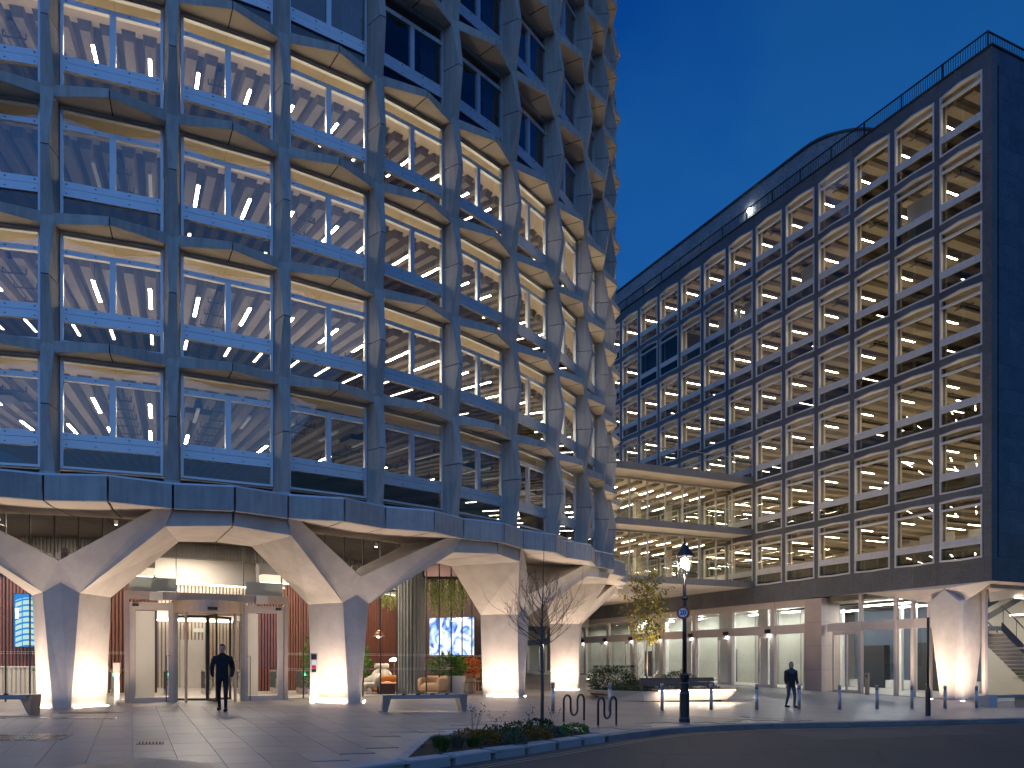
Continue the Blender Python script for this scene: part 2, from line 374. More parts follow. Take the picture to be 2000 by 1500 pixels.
# paving slabs that can be told apart, laid along the slab block's axes
UA = Vector((-.4273, .9041, 0)); VA = Vector((.9041, .4273, 0))
slabs = put(None, 'paving'); slabs['kind'] = 'structure'
BED = [(-1.98, 12.0), (-1.86, 15.9), (.28, 19.2), (2.2, 17.1), (1.95, 16.6), (-1.6, 11.7)]
def inpoly(x, y, P):
    c = False; j = len(P) - 1
    for i in range(len(P)):
        if (P[i][1] > y) != (P[j][1] > y) and x < (P[j][0] - P[i][0]) * (y - P[i][1]) / (P[j][1] - P[i][1]) + P[i][0]: c = not c
        j = i
    return c
cand = []
rs = random.Random(11)
for r in range(-30, 32):
    off = rs.uniform(0, .9); 
    for c in range(2, 28):
        p = VA * (r * .6) + UA * (c * .9 + off)
        Q = [p, p + VA * .6, p + VA * .6 + UA * .9, p + UA * .9]
        if any(q.y < kY(q.x) + .32 or inpoly(q.x, q.y, BED) for q in Q): continue
        m = sum(Q, Vector()) / 4
        if abs(m.x / m.y) > .70 or m.y < 9.2: continue
        cand.append((m.y, Q))
cand.sort(key=lambda t: t[0])
for _, Q in cand[:290]:
    m = sum(Q, Vector()) / 4; dz = rs.uniform(0, .0025)
    q0 = [m + (q - m) * .990 for q in Q]; q1 = [m + (q - m) * .982 for q in Q]
    mb = MB(); mb.hexa([(q.x - m.x, q.y - m.y, G(q.x, q.y) - .02) for q in q0], [(q.x - m.x, q.y - m.y, G(q.x, q.y) + .006 + dz) for q in q0])
    mb.hexa([(q.x - m.x, q.y - m.y, G(q.x, q.y) + .006 + dz) for q in q0], [(q.x - m.x, q.y - m.y, G(q.x, q.y) + .010 + dz) for q in q1])
    mb.build('paving_slab', 'paving', slabs, loc=(m.x, m.y, 0))
def onground(mb_pts, h): return [(x, y, G(x, y) + h) for x, y in mb_pts]
# gratings, drain cover, tactile patch
def grating(pts, nb, label, sheet='black_matt', bar='steel'):
    """pts: four corners (a,b,c,d); bars run across a-b"""
    a, b, c, d = [Vector((*p, 0)) for p in pts]
    t = thing('floor_grating', label, 'grating', (0, 0, 0))
    mb = MB(); mb.hexa(onground([tuple(v.xy) for v in (a, b, c, d)], .004), onground([tuple(v.xy) for v in (a, b, c, d)], .013)); mb.build('pit', sheet, t)
    mb = MB()
    for j in range(nb):
        f0, f1 = (j + .15) / nb, (j + .62) / nb
        p = [a.lerp(b, f0), a.lerp(b, f1), d.lerp(c, f1), d.lerp(c, f0)]
        mb.hexa(onground([tuple(v.xy) for v in p], .012), onground([tuple(v.xy) for v in p], .022))
    mb.build('bars', bar, t, kind='stuff')
    return t
pmat('bronze', (0.28, 0.22, 0.16), None, 5, .4, metal=.8)
grating([(-11.35, 20.05), (-10.1, 20.3), (-10.0, 20.75), (-11.25, 20.6)], 34, 'short pale slotted floor grating at the foot of the entrance column', bar='bronze')
grating([(-14.2, 18.05), (-9.15, 18.6), (-9.3, 18.98), (-14.3, 18.4)], 90, 'long dark slotted drainage grating running across the paving')
grating([(-9.9, 13.75), (-7.95, 14.15), (-8.3, 15.2), (-10.2, 14.85)], 40, 'wide grey slotted floor grating set in the paving')
grating([(-6.38, 13.62), (-5.95, 13.72), (-6.14, 14.15), (-6.56, 14.05)], 8, 'small drain cover with eight bronze bars in the paving', bar='bronze')
tp = MB(); T = [(-6.2, 10.2), (-3.6, 10.6), (-4.2, 11.5), (-5.55, 12.05), (-5.8, 11.85)]
tp.hexa(onground(T, .004), onground(T, .016))
for i in range(44):
    for j in range(30):
        x, y = -6.3 + i * .064, 10.3 + j * .062
        if inpoly(x - .02, y - .02, T) and inpoly(x + .02, y + .02, T):
            z = G(x, y) + .0155; tp.hexa([(x - .02, y - .02, z), (x + .02, y - .02, z), (x + .02, y + .02, z), (x - .02, y + .02, z)], [(x - .011, y - .011, z + .004), (x + .011, y - .011, z + .004), (x + .011, y + .011, z + .004), (x - .011, y + .011, z + .004)])
tag(tp.build('tactile_paving', 'tactile'), 'brown studded tactile paving patch at the crossing', 'tactile paving')
# ================================================================== ROUND TOWER
TC = (-19.06, 43.5); TH0 = .3047; DT = .12058; FH = 3.25; RJ = 24.56
ZJ = 7.763; ZN = 6.138
tower = thing('round_tower', 'round concrete tower with deep hooded windows on splayed Y-shaped columns', 'building', (TC[0], TC[1], 0))
IMIN, IMAX = -2, 11
NTOP = 10
def ang(i): return TH0 + i * DT
def pol(a, r, z): return (r * math.sin(a), -r * math.cos(a), z)

# --- cruciform precast frame unit: half pillars above/below and half beams either side of a node
RW = RJ - .69
def pillar_half(mb, sgn, z_to=FH / 2 - .014):
    a = [(-.165, -(RJ - .30), 0), (.165, -(RJ - .30), 0), (.213, -RW, 0), (-.213, -RW, 0)]
    b = [(-.095, -RJ, sgn * z_to), (.095, -RJ, sgn * z_to), (.213, -RW, sgn * z_to), (-.213, -RW, sgn * z_to)]
    if sgn > 0: mb.hexa(a, b)
    else: mb.hexa(b, a)
def beam_half(mb, sgn):
    # section at pillar and at mid bay
    am = sgn * (DT / 2 - .0006)
    def mid(r, z): return pol(am, r, z)
    x0 = sgn * .12
    n_fb = (x0, -(RJ - .30), -.225); n_ft = (x0, -(RJ - .30), .075); n_bt = (x0, -(RW - .05), .16); n_bb = (x0, -(RW - .05), -.225)
    rm = RJ + .14
    m_fb = mid(rm, -.225); m_ft = mid(rm, -.005); m_bt = mid(RW - .09, .16); m_bb = mid(RW - .09, -.225)
    # soffit with a thin rim along its front edge
    def lerp(p, q, t): return tuple(p[k] + (q[k] - p[k]) * t for k in range(3))
    n_r = lerp(n_fb, n_bb, .12); m_r = lerp(m_fb, m_bb, .075)
    up = lambda p: (p[0], p[1], p[2] + .028)
    Q = mb.quad
    def q(*p): Q(*(p if sgn > 0 else p[::-1]))
    q(n_fb, m_fb, m_ft, n_ft)
    q(n_ft, m_ft, m_bt, n_bt)
    q(n_bt, m_bt, m_bb, n_bb)
    mb.quad(*((n_fb, n_r, m_r, m_fb) if sgn > 0 else (m_fb, m_r, n_r, n_fb)), m=1)
    q(n_r, up(n_r), up(m_r), m_r)
    mb.quad(*((up(n_r), up(n_bb), up(m_bb), up(m_r)) if sgn > 0 else (up(m_r), up(m_bb), up(n_bb), up(n_r))), m=1)
    q(m_fb, m_r, up(m_r), up(m_bb), m_bt, m_ft)
mb = MB(); pillar_half(mb, 1); pillar_half(mb, -1); beam_half(mb, 1); beam_half(mb, -1)
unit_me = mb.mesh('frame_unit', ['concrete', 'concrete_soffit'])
# joint seals: at top of pillar and right-hand beam end
mb = MB()
zt = FH / 2
am = DT / 2
p = lambda r, z, d: (pol(am, r, z)[0] + d * math.cos(am), pol(am, r, z)[1] + d * math.sin(am), z)
mb.hexa([p(RJ + .085, -.205, -.016), p(RJ + .085, -.205, .016), p(RW - .08, -.205, .016), p(RW - .08, -.205, -.016)],
        [p(RJ + .085, -.02, -.016), p(RJ + .085, -.02, .016), p(RW - .08, .1, .016), p(RW - .08, .1, -.016)])
seal_me = mb.mesh('joint_seal', 'seal')
# bottom half unit standing on the fascia ledge
mb = MB(); pillar_half(mb, 1)
mb.hexa([(-.30, -(RJ - .05), -.30), (.30, -(RJ - .05), -.30), (.30, -RW, -.30), (-.30, -RW, -.30)], [(-.165, -(RJ - .30), 0), (.165, -(RJ - .30), 0), (.213, -RW, 0), (-.213, -RW, 0)])
foot_me = mb.mesh('frame_unit_foot', 'concrete')
mb = MB(); mb.box(-.088, .088, -(RJ - .012), -RW, zt - .013, zt + .013); seal0_me = mb.mesh('joint_seal', 'seal')

# --- window, centred on its bay; z = 0 at joint level
HWID = 23.88 * math.sin(DT / 2 - .009); YW = -23.88 * math.cos(DT / 2 - .009)
def window_meshes():
    f = MB(); w = HWID; y0, y1 = YW - .06, YW + .06
    f.box(-w, -w + .07, y0, y1, -1.46, 1.40); f.box(w - .07, w, y0, y1, -1.46, 1.40)
    f.box(-w + .07, w - .07, y0 - .004, y1, .82, .95)                       # top transom
    f.box(-w + .07, w - .07, y0 - .004, y1, -.70, -.53); f.box(-w + .07, w - .07, y0 - .012, y1 - .01, -.92, -.712)   # sill rail in two boards
    f.box(-w + .07, w - .07, y0 + .01, y1, -.712, -.70, m=1)
    f.box(-.075, .075, y0 - .002, y1, -.53, .82)
    f.box(-w + .07, w - .07, y0, y1, -1.46, -1.40)
    f.box(-w + .07, w - .07, y0 - .004, y1, 1.30, 1.335); f.box(-w + .07, w - .07, y0 + .01, y1, 1.335, 1.35, m=1); f.box(-w, w, y0 - .02, y1, 1.40, 1.44); f.box(-w + .07, w - .07, y0 - .02, y1, 1.35, 1.40)
    for x in (-1.08, -.4, .4, 1.08):
        for z in (-.60, -.84, .885): f.box(x - .02, x + .02, y0 - .018, y0, z - .011, z + .011, m=1)
    fm = f.mesh('window', ['aluminium', 'dark_metal'])
    g = []
    for (x0, x1, z0, z1, mm) in ((-w + .07, w - .07, .95, 1.30, 'glass_tower'), (-w + .07, -.075, -.53, .82, 'glass_tower'),
                                 (.075, w - .07, -.53, .82, 'glass_tower'), (-w + .07, w - .07, -1.40, -.92, 'glass_spandrel')):
        p = MB(); p.box(x0 - .01, x1 + .01, YW - .012, YW + .0, z0 - .01, z1 + .01); g.append(p.mesh('pane', mm))
    return fm, g
win_me, pane_mes = window_meshes()
for i in range(IMIN, IMAX + 1):
    put(foot_me, 'frame_unit', tower, (0, 0, ZN), ang(i)); put(seal0_me, 'joint_seal', tower, (0, 0, ZN), ang(i))
    for n in range(1, NTOP + 1):
        u = put(unit_me, 'frame_unit', tower, (0, 0, ZN + n * FH), ang(i))
        put(seal_me, 'joint_seal', u); put(seal0_me, 'joint_seal', u)
for b in range(IMIN, IMAX):
    for k in range(NTOP):
        w = put(win_me, 'window', tower, (0, 0, ZJ + k * FH), ang(b + .5))
        for g in pane_mes: put(g, 'pane', w)

# --- floor slabs, ribs, core, lamps
def ring(mb, a0, a1, r0, r1, z0, z1, n, m=0):
    for j in range(n):
        p, q = a0 + (a1 - a0) * j / n, a0 + (a1 - a0) * (j + 1) / n
        mb.hexa([pol(p, r1, z0), pol(q, r1, z0), pol(q, r0, z0), pol(p, r0, z0)], [pol(p, r1, z1), pol(q, r1, z1), pol(q, r0, z1), pol(p, r0, z1)], m)
AL, AR = ang(IMIN - .5), ang(IMAX + 1.5)
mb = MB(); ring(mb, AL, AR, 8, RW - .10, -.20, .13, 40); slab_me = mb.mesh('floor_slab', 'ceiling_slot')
mb = MB(); ring(mb, ang(IMIN - 1), ang(IMAX + 1), 22.55, RW - .06, -.235, -.205, IMAX - IMIN + 2); edge_me = mb.mesh('ceiling_edge', 'ceiling_edge')
mb = MB(); ring(mb, AL, AR, 8, RW - .12, .135, .17, 40); fin_me = mb.mesh('floor_finish', 'floor_pale')
for n in range(0, 4): put(fin_me, 'floor_finish', tower, (0, 0, ZN + n * FH))
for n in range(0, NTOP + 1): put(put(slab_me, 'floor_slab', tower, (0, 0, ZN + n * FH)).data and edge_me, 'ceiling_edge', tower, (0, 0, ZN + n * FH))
mb = MB(); ring(mb, AL, AR, 10.4, 10.8, ZN, ZN + 4 * FH, 40); mb.build('core_wall', 'wall_warm', tower)
mb = MB(); ring(mb, AL, AR, 17.0, 17.2, ZN + 4 * FH + .15, ZN + NTOP * FH, 40); mb.build('blackout_wall', 'dark_void', tower)  # dark sheet added behind the windows to stand for unlit rooms
mb = MB(); mb.hexa([(-.13, -22.6, -.46), (.13, -22.6, -.46), (.08, -12, -.46), (-.08, -12, -.46)], [(-.19, -22.74, -.19), (.19, -22.74, -.19), (.11, -12, -.19), (-.11, -12, -.19)])
rib_me = mb.mesh('ceiling_rib', 'ceiling_concrete')
mb = MB(); mb.box(-.04, .04, -22.6, -21.2, -.80, -.745); stripA = mb.down().mesh('strip_lamp', ['aluminium', 'strip_light'])
mb = MB(); mb.box(-.04, .04, -19.7, -18.3, -.80, -.745); stripB = mb.down().mesh('strip_lamp', ['aluminium', 'strip_light'])
mb = MB(); mb.box(-.045, .045, -22.6, -21.2, -.80, -.74); stripO = mb.mesh('strip_lamp', 'aluminium')
mb = MB(); mb.box(-.06, .06, -22.3, -14, -.36, -.30)
for j in range(9): mb.box(-.30, .30, -22.0 + j * .9, -21.96 + j * .9, -.62, -.59); mb.box(-.30, -.28, -22.0 + j * .9, -21.96 + j * .9, -.62, -.36); mb.box(.28, .30, -22.0 + j * .9, -21.96 + j * .9, -.62, -.36)
for x in (-.2, -.05, .12, .2): mb.box(x - .012, x + .012, -22.2, -14.5, -.585, -.56)
tray_me = mb.mesh('cable_tray', 'black_matt')
mb = MB(); mb.tube([(0, -22.3, -.745), (0, -22.3, -.2)], .006, 4); mb.tube([(0, -21.5, -.745), (0, -21.5, -.2)], .006, 4); wire_me = mb.mesh('lamp_wire', 'black_matt')
mb = MB(); mb.box(-.35, .35, -21.6, -20.8, -.62, -.22); fan_me = mb.mesh('fan_coil', 'dark_metal')
rnd = random.Random(3)
for k in range(0, 4):
    zc = ZN + (k + 1) * FH
    for b in range(IMIN, IMAX):
        for q in (0.0, .2, .4, .6, .8): put(rib_me, 'ceiling_rib', tower, (0, 0, zc), ang(b + q + .0))
        lit = (k > 0 or b <= 0 or b >= 8) and not (k == 2 and b <= 0)
        for q in (.27, .80):
            put(wire_me, 'lamp_wire', put(stripA if lit else stripO, 'strip_lamp', tower, (0, 0, zc), ang(b + q)), kind='stuff')
            if lit or (q < .5 and k == 0): put(stripB, 'strip_lamp', tower, (0, 0, zc), ang(b + q + rnd.uniform(-.03, .03)))
        if (b + k) % 2 == 0 or k == 0: put(tray_me, 'cable_tray', tower, (0, 0, zc), ang(b + .5))
        if k == 0 and b % 2: put(fan_me, 'fan_coil', tower, (0, 0, zc), ang(b + .3))
# dark drawn curtains on the unlit storeys
mb = MB()
for j in range(7): mb.box(.55 + j * .085, .62 + j * .085, YW + .25, YW + .31 + .04 * (j % 2), -1.45, 1.28)
cur_me = mb.mesh('curtain', 'curtain_dark')
for k in range(4, NTOP):
    for b in range(IMIN, IMAX): put(cur_me, 'curtain', tower, (0, 0, ZJ + k * FH), ang(b + .5))

# --- fascia ring: folded panels, flashing ledge and soffits
RV, RP = RJ + .14, RJ + .52
ZF0, ZF1 = 5.31, 5.94
def fpt(h, dr=0, z=0):
    """fascia corner h (even: under a pillar, odd: mid bay)"""
    return pol(TH0 + h * DT / 2, (RV if h % 2 == 0 else RP) + dr, z)
for h in range(2 * IMIN - 1, 2 * IMAX + 2):
    a, b = TH0 + h * DT / 2 + .0011, TH0 + (h + 1) * DT / 2 - .0011
    ra, rb = (RV, RP) if h % 2 == 0 else (RP, RV)
    mb = MB(); mb.hexa([pol(a, ra, ZF0), pol(b, rb, ZF0), pol(b, rb - .16, ZF0), pol(a, ra - .16, ZF0)], [pol(a, ra, ZF1), pol(b, rb, ZF1), pol(b, rb - .16, ZF1), pol(a, ra - .16, ZF1)])
    mb.build('fascia_panel', 'concrete_fascia', tower)
    a, b = TH0 + h * DT / 2, TH0 + (h + 1) * DT / 2
    mb = MB(); mb.hexa([pol(a, ra - .02, ZF1 + .004), pol(b, rb - .02, ZF1 + .004), pol(b, RW - .2, ZF1 + .004), pol(a, RW - .2, ZF1 + .004)],
                       [pol(a, ra - .06, ZF1 + .06), pol(b, rb - .06, ZF1 + .06), pol(b, RW + .05, ZN - .1), pol(a, RW + .05, ZN - .1)])
    mb.build('ledge_flashing', 'aluminium', tower)
    # underside: light lip, then soffit rising to the lobby ceiling
    g = .0012
    mb = MB()
    mb.hexa([pol(a + g, ra - .162, ZF0 + .012), pol(b - g, rb - .162, ZF0 + .012), pol(b - g, 23.75, ZF0 + .012), pol(a + g, 23.75, ZF0 + .012)],
            [pol(a + g, ra - .162, ZF1 - .02), pol(b - g, rb - .162, ZF1 - .02), pol(b - g, 23.75, ZF1 - .02), pol(a + g, 23.75, ZF1 - .02)])
    mb.hexa([pol(a + g, 23.75, ZF0 + .012), pol(b - g, 23.75, ZF0 + .012), pol(b - g, 21.3, ZF0 + .20), pol(a + g, 21.3, ZF0 + .20)],
            [pol(a + g, 23.75, ZF1 - .02), pol(b - g, 23.75, ZF1 - .02), pol(b - g, 21.3, ZF1 - .02), pol(a + g, 21.3, ZF1 - .02)])
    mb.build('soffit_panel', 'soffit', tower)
mb = MB(); ring(mb, ang(IMIN - .5), ang(IMAX + .5), 24.3, RJ - .02, ZF0 + .02, ZF1 - .01, 60); mb.build('fascia_backing', 'seal', tower)

UPW = 50
# --- Y columns
def yrow(front, back):
    pass
def make_column():
    fr = {'B': (.18, 22.68, -.5), 'K': (.45, 22.78, 3.18), 'T': (2.76, 24.24, 4.88), 'U': (2.95, 24.40, 5.34), 'V': (2.52, 24.26, 5.34)}
    bk = {'B': (.87, 21.45, -.5), 'K': (1.01, 21.42, 3.18), 'T': (2.80, 21.30, 4.88), 'U': (2.88, 21.30, 5.34), 'V': (2.46, 21.30, 5.34)}
    KP = (0, -22.86, 3.45); C = (0, -23.10, 4.0); KPb = (0, -21.42, 3.45); Cb = (0, -21.35, 4.05)
    P = lambda d, k, s: (s * d[k][0], -d[k][1], d[k][2])
    mb = MB()
    mb.quad(P(fr, 'B', -1), P(fr, 'B', 1), P(fr, 'K', 1), KP, P(fr, 'K', -1))
    mb.quad(P(bk, 'B', 1), P(bk, 'B', -1), P(bk, 'K', -1), KPb, P(bk, 'K', 1))
    for s in (1, -1):
        def q(*p): mb.quad(*(p if s > 0 else p[::-1]))
        f = lambda k: P(fr, k, s); b = lambda k: P(bk, k, s)
        q(f('K'), f('T'), f('U')); q(f('K'), f('U'), f('V')); q(f('K'), f('V'), C); q(f('K'), C, KP)
        q(b('U'), b('T'), b('K')); q(b('V'), b('U'), b('K')); q(Cb, b('V'), b('K')); q(KPb, Cb, b('K'))
        q(f('B'), b('B'), b('K'), f('K'))            # trunk side
        q(f('K'), b('K'), b('T'), f('T'))            # underside of arm
        q(f('T'), b('T'), b('U'), f('U'))
        q(f('U'), b('U'), b('V'), f('V'))
        q(C, f('V'), b('V'), Cb)
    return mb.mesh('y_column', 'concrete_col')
ycol_me = make_column()
mb = MB(); up_me = None
def uplight_mesh():
    mb = MB()
    for s in (1, -1):
        d = Vector((s * (.87 - .18), 22.68 - 21.45, 0)).normalized(); n = Vector((s * d.y * s, 0, 0))
        p0 = Vector((s * .18, -22.68, 0)); p1 = Vector((s * .87, -21.45, 0)); t = (p1 - p0).normalized()
        o = Vector((t.y, -t.x, 0)) if s > 0 else Vector((-t.y, t.x, 0))
        a0 = p0 + o * .10 + t * .05; a1 = p1 + o * .10 - t * .05; b0 = a0 + o * .055; b1 = a1 + o * .055
        ring_ = [a0, b0, b1, a1] if s > 0 else [a0, a1, b1, b0]
        mb.hexa([(v.x, v.y, -.03) for v in ring_], [(v.x, v.y, .012) for v in ring_])
    return mb.mesh('ground_uplight', 'uplight')
upl_me = uplight_mesh()
for i in (-3, 0, 3, 6, 9):
    a = ang(i)
    X, Y = TC[0] + 22 * math.sin(a), TC[1] - 22 * math.cos(a)
    put(ycol_me, 'y_column', tower, (0, 0, 0), a)
    tag(put(upl_me, 'ground_uplight', None, (TC[0], TC[1], G(X, Y)), a), {-3: 'ground uplights outside the reception desk end of the lobby', 0: 'linear ground uplights flanking the column by the reception desk', 3: 'linear ground uplights flanking the column with the intercom post', 6: 'linear ground uplights flanking the column behind the bare tree', 9: 'linear ground uplights flanking the column facing the raised planter'}[i], 'uplight')
# uplighting from the recessed ground strips, raking the column sides
for i in (-3, 0, 3, 6, 9):
    a = ang(i); ca, sa = math.cos(a), math.sin(a)
    for s_ in (1, -1):
        p0, p1 = Vector((s_ * .18, -22.68, 0)), Vector((s_ * .87, -21.45, 0)); t_ = (p1 - p0).normalized()
        o_ = Vector((t_.y, -t_.x, 0)) if s_ > 0 else Vector((-t_.y, t_.x, 0))
        m_ = (p0 + p1) / 2 + o_ * .85; d_ = Vector((0, 0, 1)) - o_ * .20
        w = lambda v: Vector((v.x * ca - v.y * sa, v.x * sa + v.y * ca, v.z))
        pos = w(m_) + Vector((TC[0], TC[1], 0)); pos.z = G(pos.x, pos.y) + .03
        dd = w(d_); tt_ = w(t_)
        lo_ = arealight('uplight', pos, (0, 0, 0), 1.2, .10, UPW, (1, .80, .64), None, spread=R(140))
        z_ = -dd.normalized(); x_ = (tt_ - z_ * tt_.dot(z_)).normalized(); y_ = z_.cross(x_)
        lo_.matrix_world = Matrix(((x_.x, y_.x, z_.x, pos.x), (x_.y, y_.y, z_.y, pos.y), (x_.z, y_.z, z_.z, pos.z), (0, 0, 0, 1)))
# flat arch heads between neighbouring columns
def arch_head():
    mb = MB(); e = DT / 2 + .006
    for s in (0, 1):
        a0, a1 = (-e, -.0012) if s == 0 else (.0012, e)
        r0, r1 = (24.42, 24.78) if s == 0 else (24.78, 24.42)
        z0, z1 = (4.88, 4.96) if s == 0 else (4.96, 4.88)
        mb.hexa([pol(a0, r0, z0), pol(a1, r1, z1), pol(a1, 21.5, z1 - .0), pol(a0, 21.5, z0)], [pol(a0, r0, 5.318), pol(a1, r1, 5.318), pol(a1, 21.5, 5.6), pol(a0, 21.5, 5.6)])
    return mb.mesh('arch_head', 'concrete_col')
arch_me = arch_head()
for i in (-1.5, 1.5, 4.5, 7.5, 10.5): put(arch_me, 'arch_head', tower, (0, 0, 0), ang(i))
# ================================================================== LOBBY under the tower
pmat('terracotta', (0.145, 0.046, 0.030), (0.11, 0.035, 0.022), 3, .55, fine=.06, objvar=.08)
pmat('terracotta_dark', (0.05, 0.018, 0.015), None, 3, .7)
pmat('plaster', (0.70, 0.66, 0.60), (0.63, 0.59, 0.53), .8, .7, fine=.03)
pmat('fluted_pale', (0.60, 0.53, 0.44), (0.53, 0.47, 0.39), 2, .6, fine=.05)
pmat('fluted_gap', (0.22, 0.19, 0.16), None, 2, .8)
pmat('desk_stone', (0.52, 0.49, 0.43), (0.44, 0.41, 0.36), 2, .55, fine=.06)
pmat('frosted', (0.52, 0.58, 0.53), (0.48, 0.54, 0.49), 1, .35, fine=.03)
pmat('curtain_grey', (0.34, 0.345, 0.33), (0.25, 0.255, 0.24), 2, .9, fine=.1, stretch=(1, 1, .1))
pmat('door_beige', (0.62, 0.52, 0.43), (0.56, 0.47, 0.39), 4, .5, metal=.1, fine=.04)  # pale doors with warm lamp light put into the colour
pmat('bronze_frame', (0.52, 0.41, 0.32), (0.46, 0.36, 0.28), 4, .4, metal=.5, fine=.04)  # bronze warmed further, lamp light on the portal put into the colour
def film():
    m, t, o = _base('film'); d = t.nodes.new('ShaderNodeBsdfDiffuse'); q = t.nodes.new('ShaderNodeBsdfTranslucent'); x = t.nodes.new('ShaderNodeMixShader'); x.inputs[0].default_value = .6
    d.inputs[0].default_value = q.inputs[0].default_value = (.8, .76, .70, 1); t.links.new(d.outputs[0], x.inputs[1]); t.links.new(q.outputs[0], x.inputs[2]); t.links.new(x.outputs[0], o.inputs['Surface'])
film()
LZC = 6.0                                # lobby ceiling
A0, A1 = ang(-3.2), ang(9.8)
# floor, ceiling, core behind
mb = MB(); ring(mb, A0, A1, 6, 19.7, -.25, .035, 50); mb.build('lobby_floor', 'floor_light', tower)
mb = MB(); ring(mb, A0, A1, 6, 21.32, LZC - .02, LZC + .0, 50); mb.build('lobby_ceiling', 'plaster', tower)
# curved fascia upstand closing soffit to ceiling
# ribbed drum wall: dark backing with upright battens
def ribbed(a0, a1, r, z0, z1, bat, gap, pitch, depth, name):
    w = put(None, name, tower)
    mb = MB(); n = max(2, int((a1 - a0) * r / .5)); ring(mb, a0, a1, r - .2, r, z0, z1, n); mb.build('wall_backing', gap, w)
    mb = MB(); n = int((a1 - a0) * r / pitch)
    for j in range(n):
        a = a0 + (j + .5) * pitch / r; h = pitch * .3 / r
        mb.hexa([pol(a - h, r + depth, z0 + .05), pol(a + h, r + depth, z0 + .05), pol(a + h, r + .002, z0 + .05), pol(a - h, r + .002, z0 + .05)], [pol(a - h, r + depth, z1), pol(a + h, r + depth, z1), pol(a + h, r + .002, z1), pol(a - h, r + .002, z1)])
    mb.build('batten', bat, w, kind='stuff')
    return w
ribbed(A0, .405, 14.0, .03, 4.55, 'terracotta', 'terracotta_dark', .125, .07, 'terracotta_wall')
ribbed(.675, 1.40, 14.0, .03, 4.55, 'terracotta', 'terracotta_dark', .125, .07, 'terracotta_wall')
ribbed(.20, .90, 9.6, .03, 4.75, 'fluted_pale', 'fluted_gap', .15, .06, 'fluted_wall')
pmat('bulkhead', (0.10, 0.09, 0.085), (0.07, 0.065, 0.06), 2, .6)
mb = MB(); ring(mb, A0, .40, 13.6, 13.95, 4.56, LZC - .03, 30); ring(mb, .40, .68, 13.6, 13.95, 5.35, LZC - .03, 12); ring(mb, .68, A1, 13.6, 13.95, 4.56, LZC - .03, 30)
for j in range(170):
    a = A0 + (A1 - A0) * j / 170; mb.hexa([pol(a, 14.0, 5.36), pol(a + .003, 14.0, 5.36), pol(a + .003, 13.95, 5.36), pol(a, 13.95, 5.36)], [pol(a, 14.0, LZC - .03), pol(a + .003, 14.0, LZC - .03), pol(a + .003, 13.95, LZC - .03), pol(a, 13.95, LZC - .03)])
mb.build('bulkhead', 'bulkhead', tower)
mb = MB(); ring(mb, A0, .40, 13.95, 14.35, 4.58, 4.86, 30); ring(mb, .68, A1, 13.95, 14.35, 4.58, 4.86, 30); mb.build('cove_shelf', 'plaster', tower)
mb = MB(); ring(mb, A0 + .3, .395, 14.10, 14.16, 4.545, 4.575, 30); ring(mb, .68, 1.3, 14.10, 14.16, 4.545, 4.575, 30); mb.build('cove_lamp', 'lobby_light', tower)
mb = MB(); ring(mb, .30, .80, 9.80, 9.86, 4.70, 4.75, 16); mb.build('wall_washer', 'lobby_light', tower)
mb = MB(); ring(mb, .2, .9, 9.4, 9.9, 4.755, LZC - .03, 16); mb.build('plaster_band', 'plaster', tower)
mb = MB(); ring(mb, .36, .68, 10.8, 10.9, 3.05, 3.12, 16); mb.build('cove_lamp', 'lobby_light', tower)
mb = MB(); ring(mb, .30, .80, 10.2, 10.8, 3.12, 3.5, 16); mb.build('lift_lobby_canopy', 'plaster', tower)
# lift doors in the fluted wall
for a in (.545,):
    mb = MB(); ring(mb, a - .05, a + .05, 9.68, 9.74, .04, 2.3, 3); mb.build('lift_door', 'frame_pale', tower)
# ceiling lamps
for k, (a, r, p) in enumerate([(-.05, 17, 150), (.18, 17, 150), (.5, 17.2, 170), (.5, 12, 150), (.80, 17, 150), (1.05, 17, 150), (1.28, 17.5, 80)]):
    x, y, _ = pol(a, r, 0); arealight('lobby_lamp', (x, y, LZC - .08), (0, 0, a), 2.2, 1.6, p * (1.45 if a < .7 else 1.5), (1, .83, .68), tower)
# track spotlights
spot_me = MB().lathe([(.05, 0), (.055, .14), (.03, .16)], 10).mesh('spot_lamp', 'plaster')
sl_me = MB().lathe([(.045, -.006), (.045, -.001)], 10).mesh('spot_lens', 'cool_light')
for a in (.17, .345, .375, .40, .60, .64, .675, .82):
    s_ = put(spot_me, 'spot_lamp', tower, pol(a, 19.0, LZC - .30), rot=(R(28), 0, a)); put(sl_me, 'spot_lens', s_)
mb = MB()
for a in (.12, .33, .36, .60, .66): mb.hexa([pol(a, 20.8, LZC - .13), pol(a + .0015, 20.8, LZC - .13), pol(a + .0015, 16.5, LZC - .13), pol(a, 16.5, LZC - .13)], [pol(a, 20.8, LZC - .10), pol(a + .0015, 20.8, LZC - .10), pol(a + .0015, 16.5, LZC - .10), pol(a, 16.5, LZC - .10)])
mb.build('light_track', 'black_matt', tower)
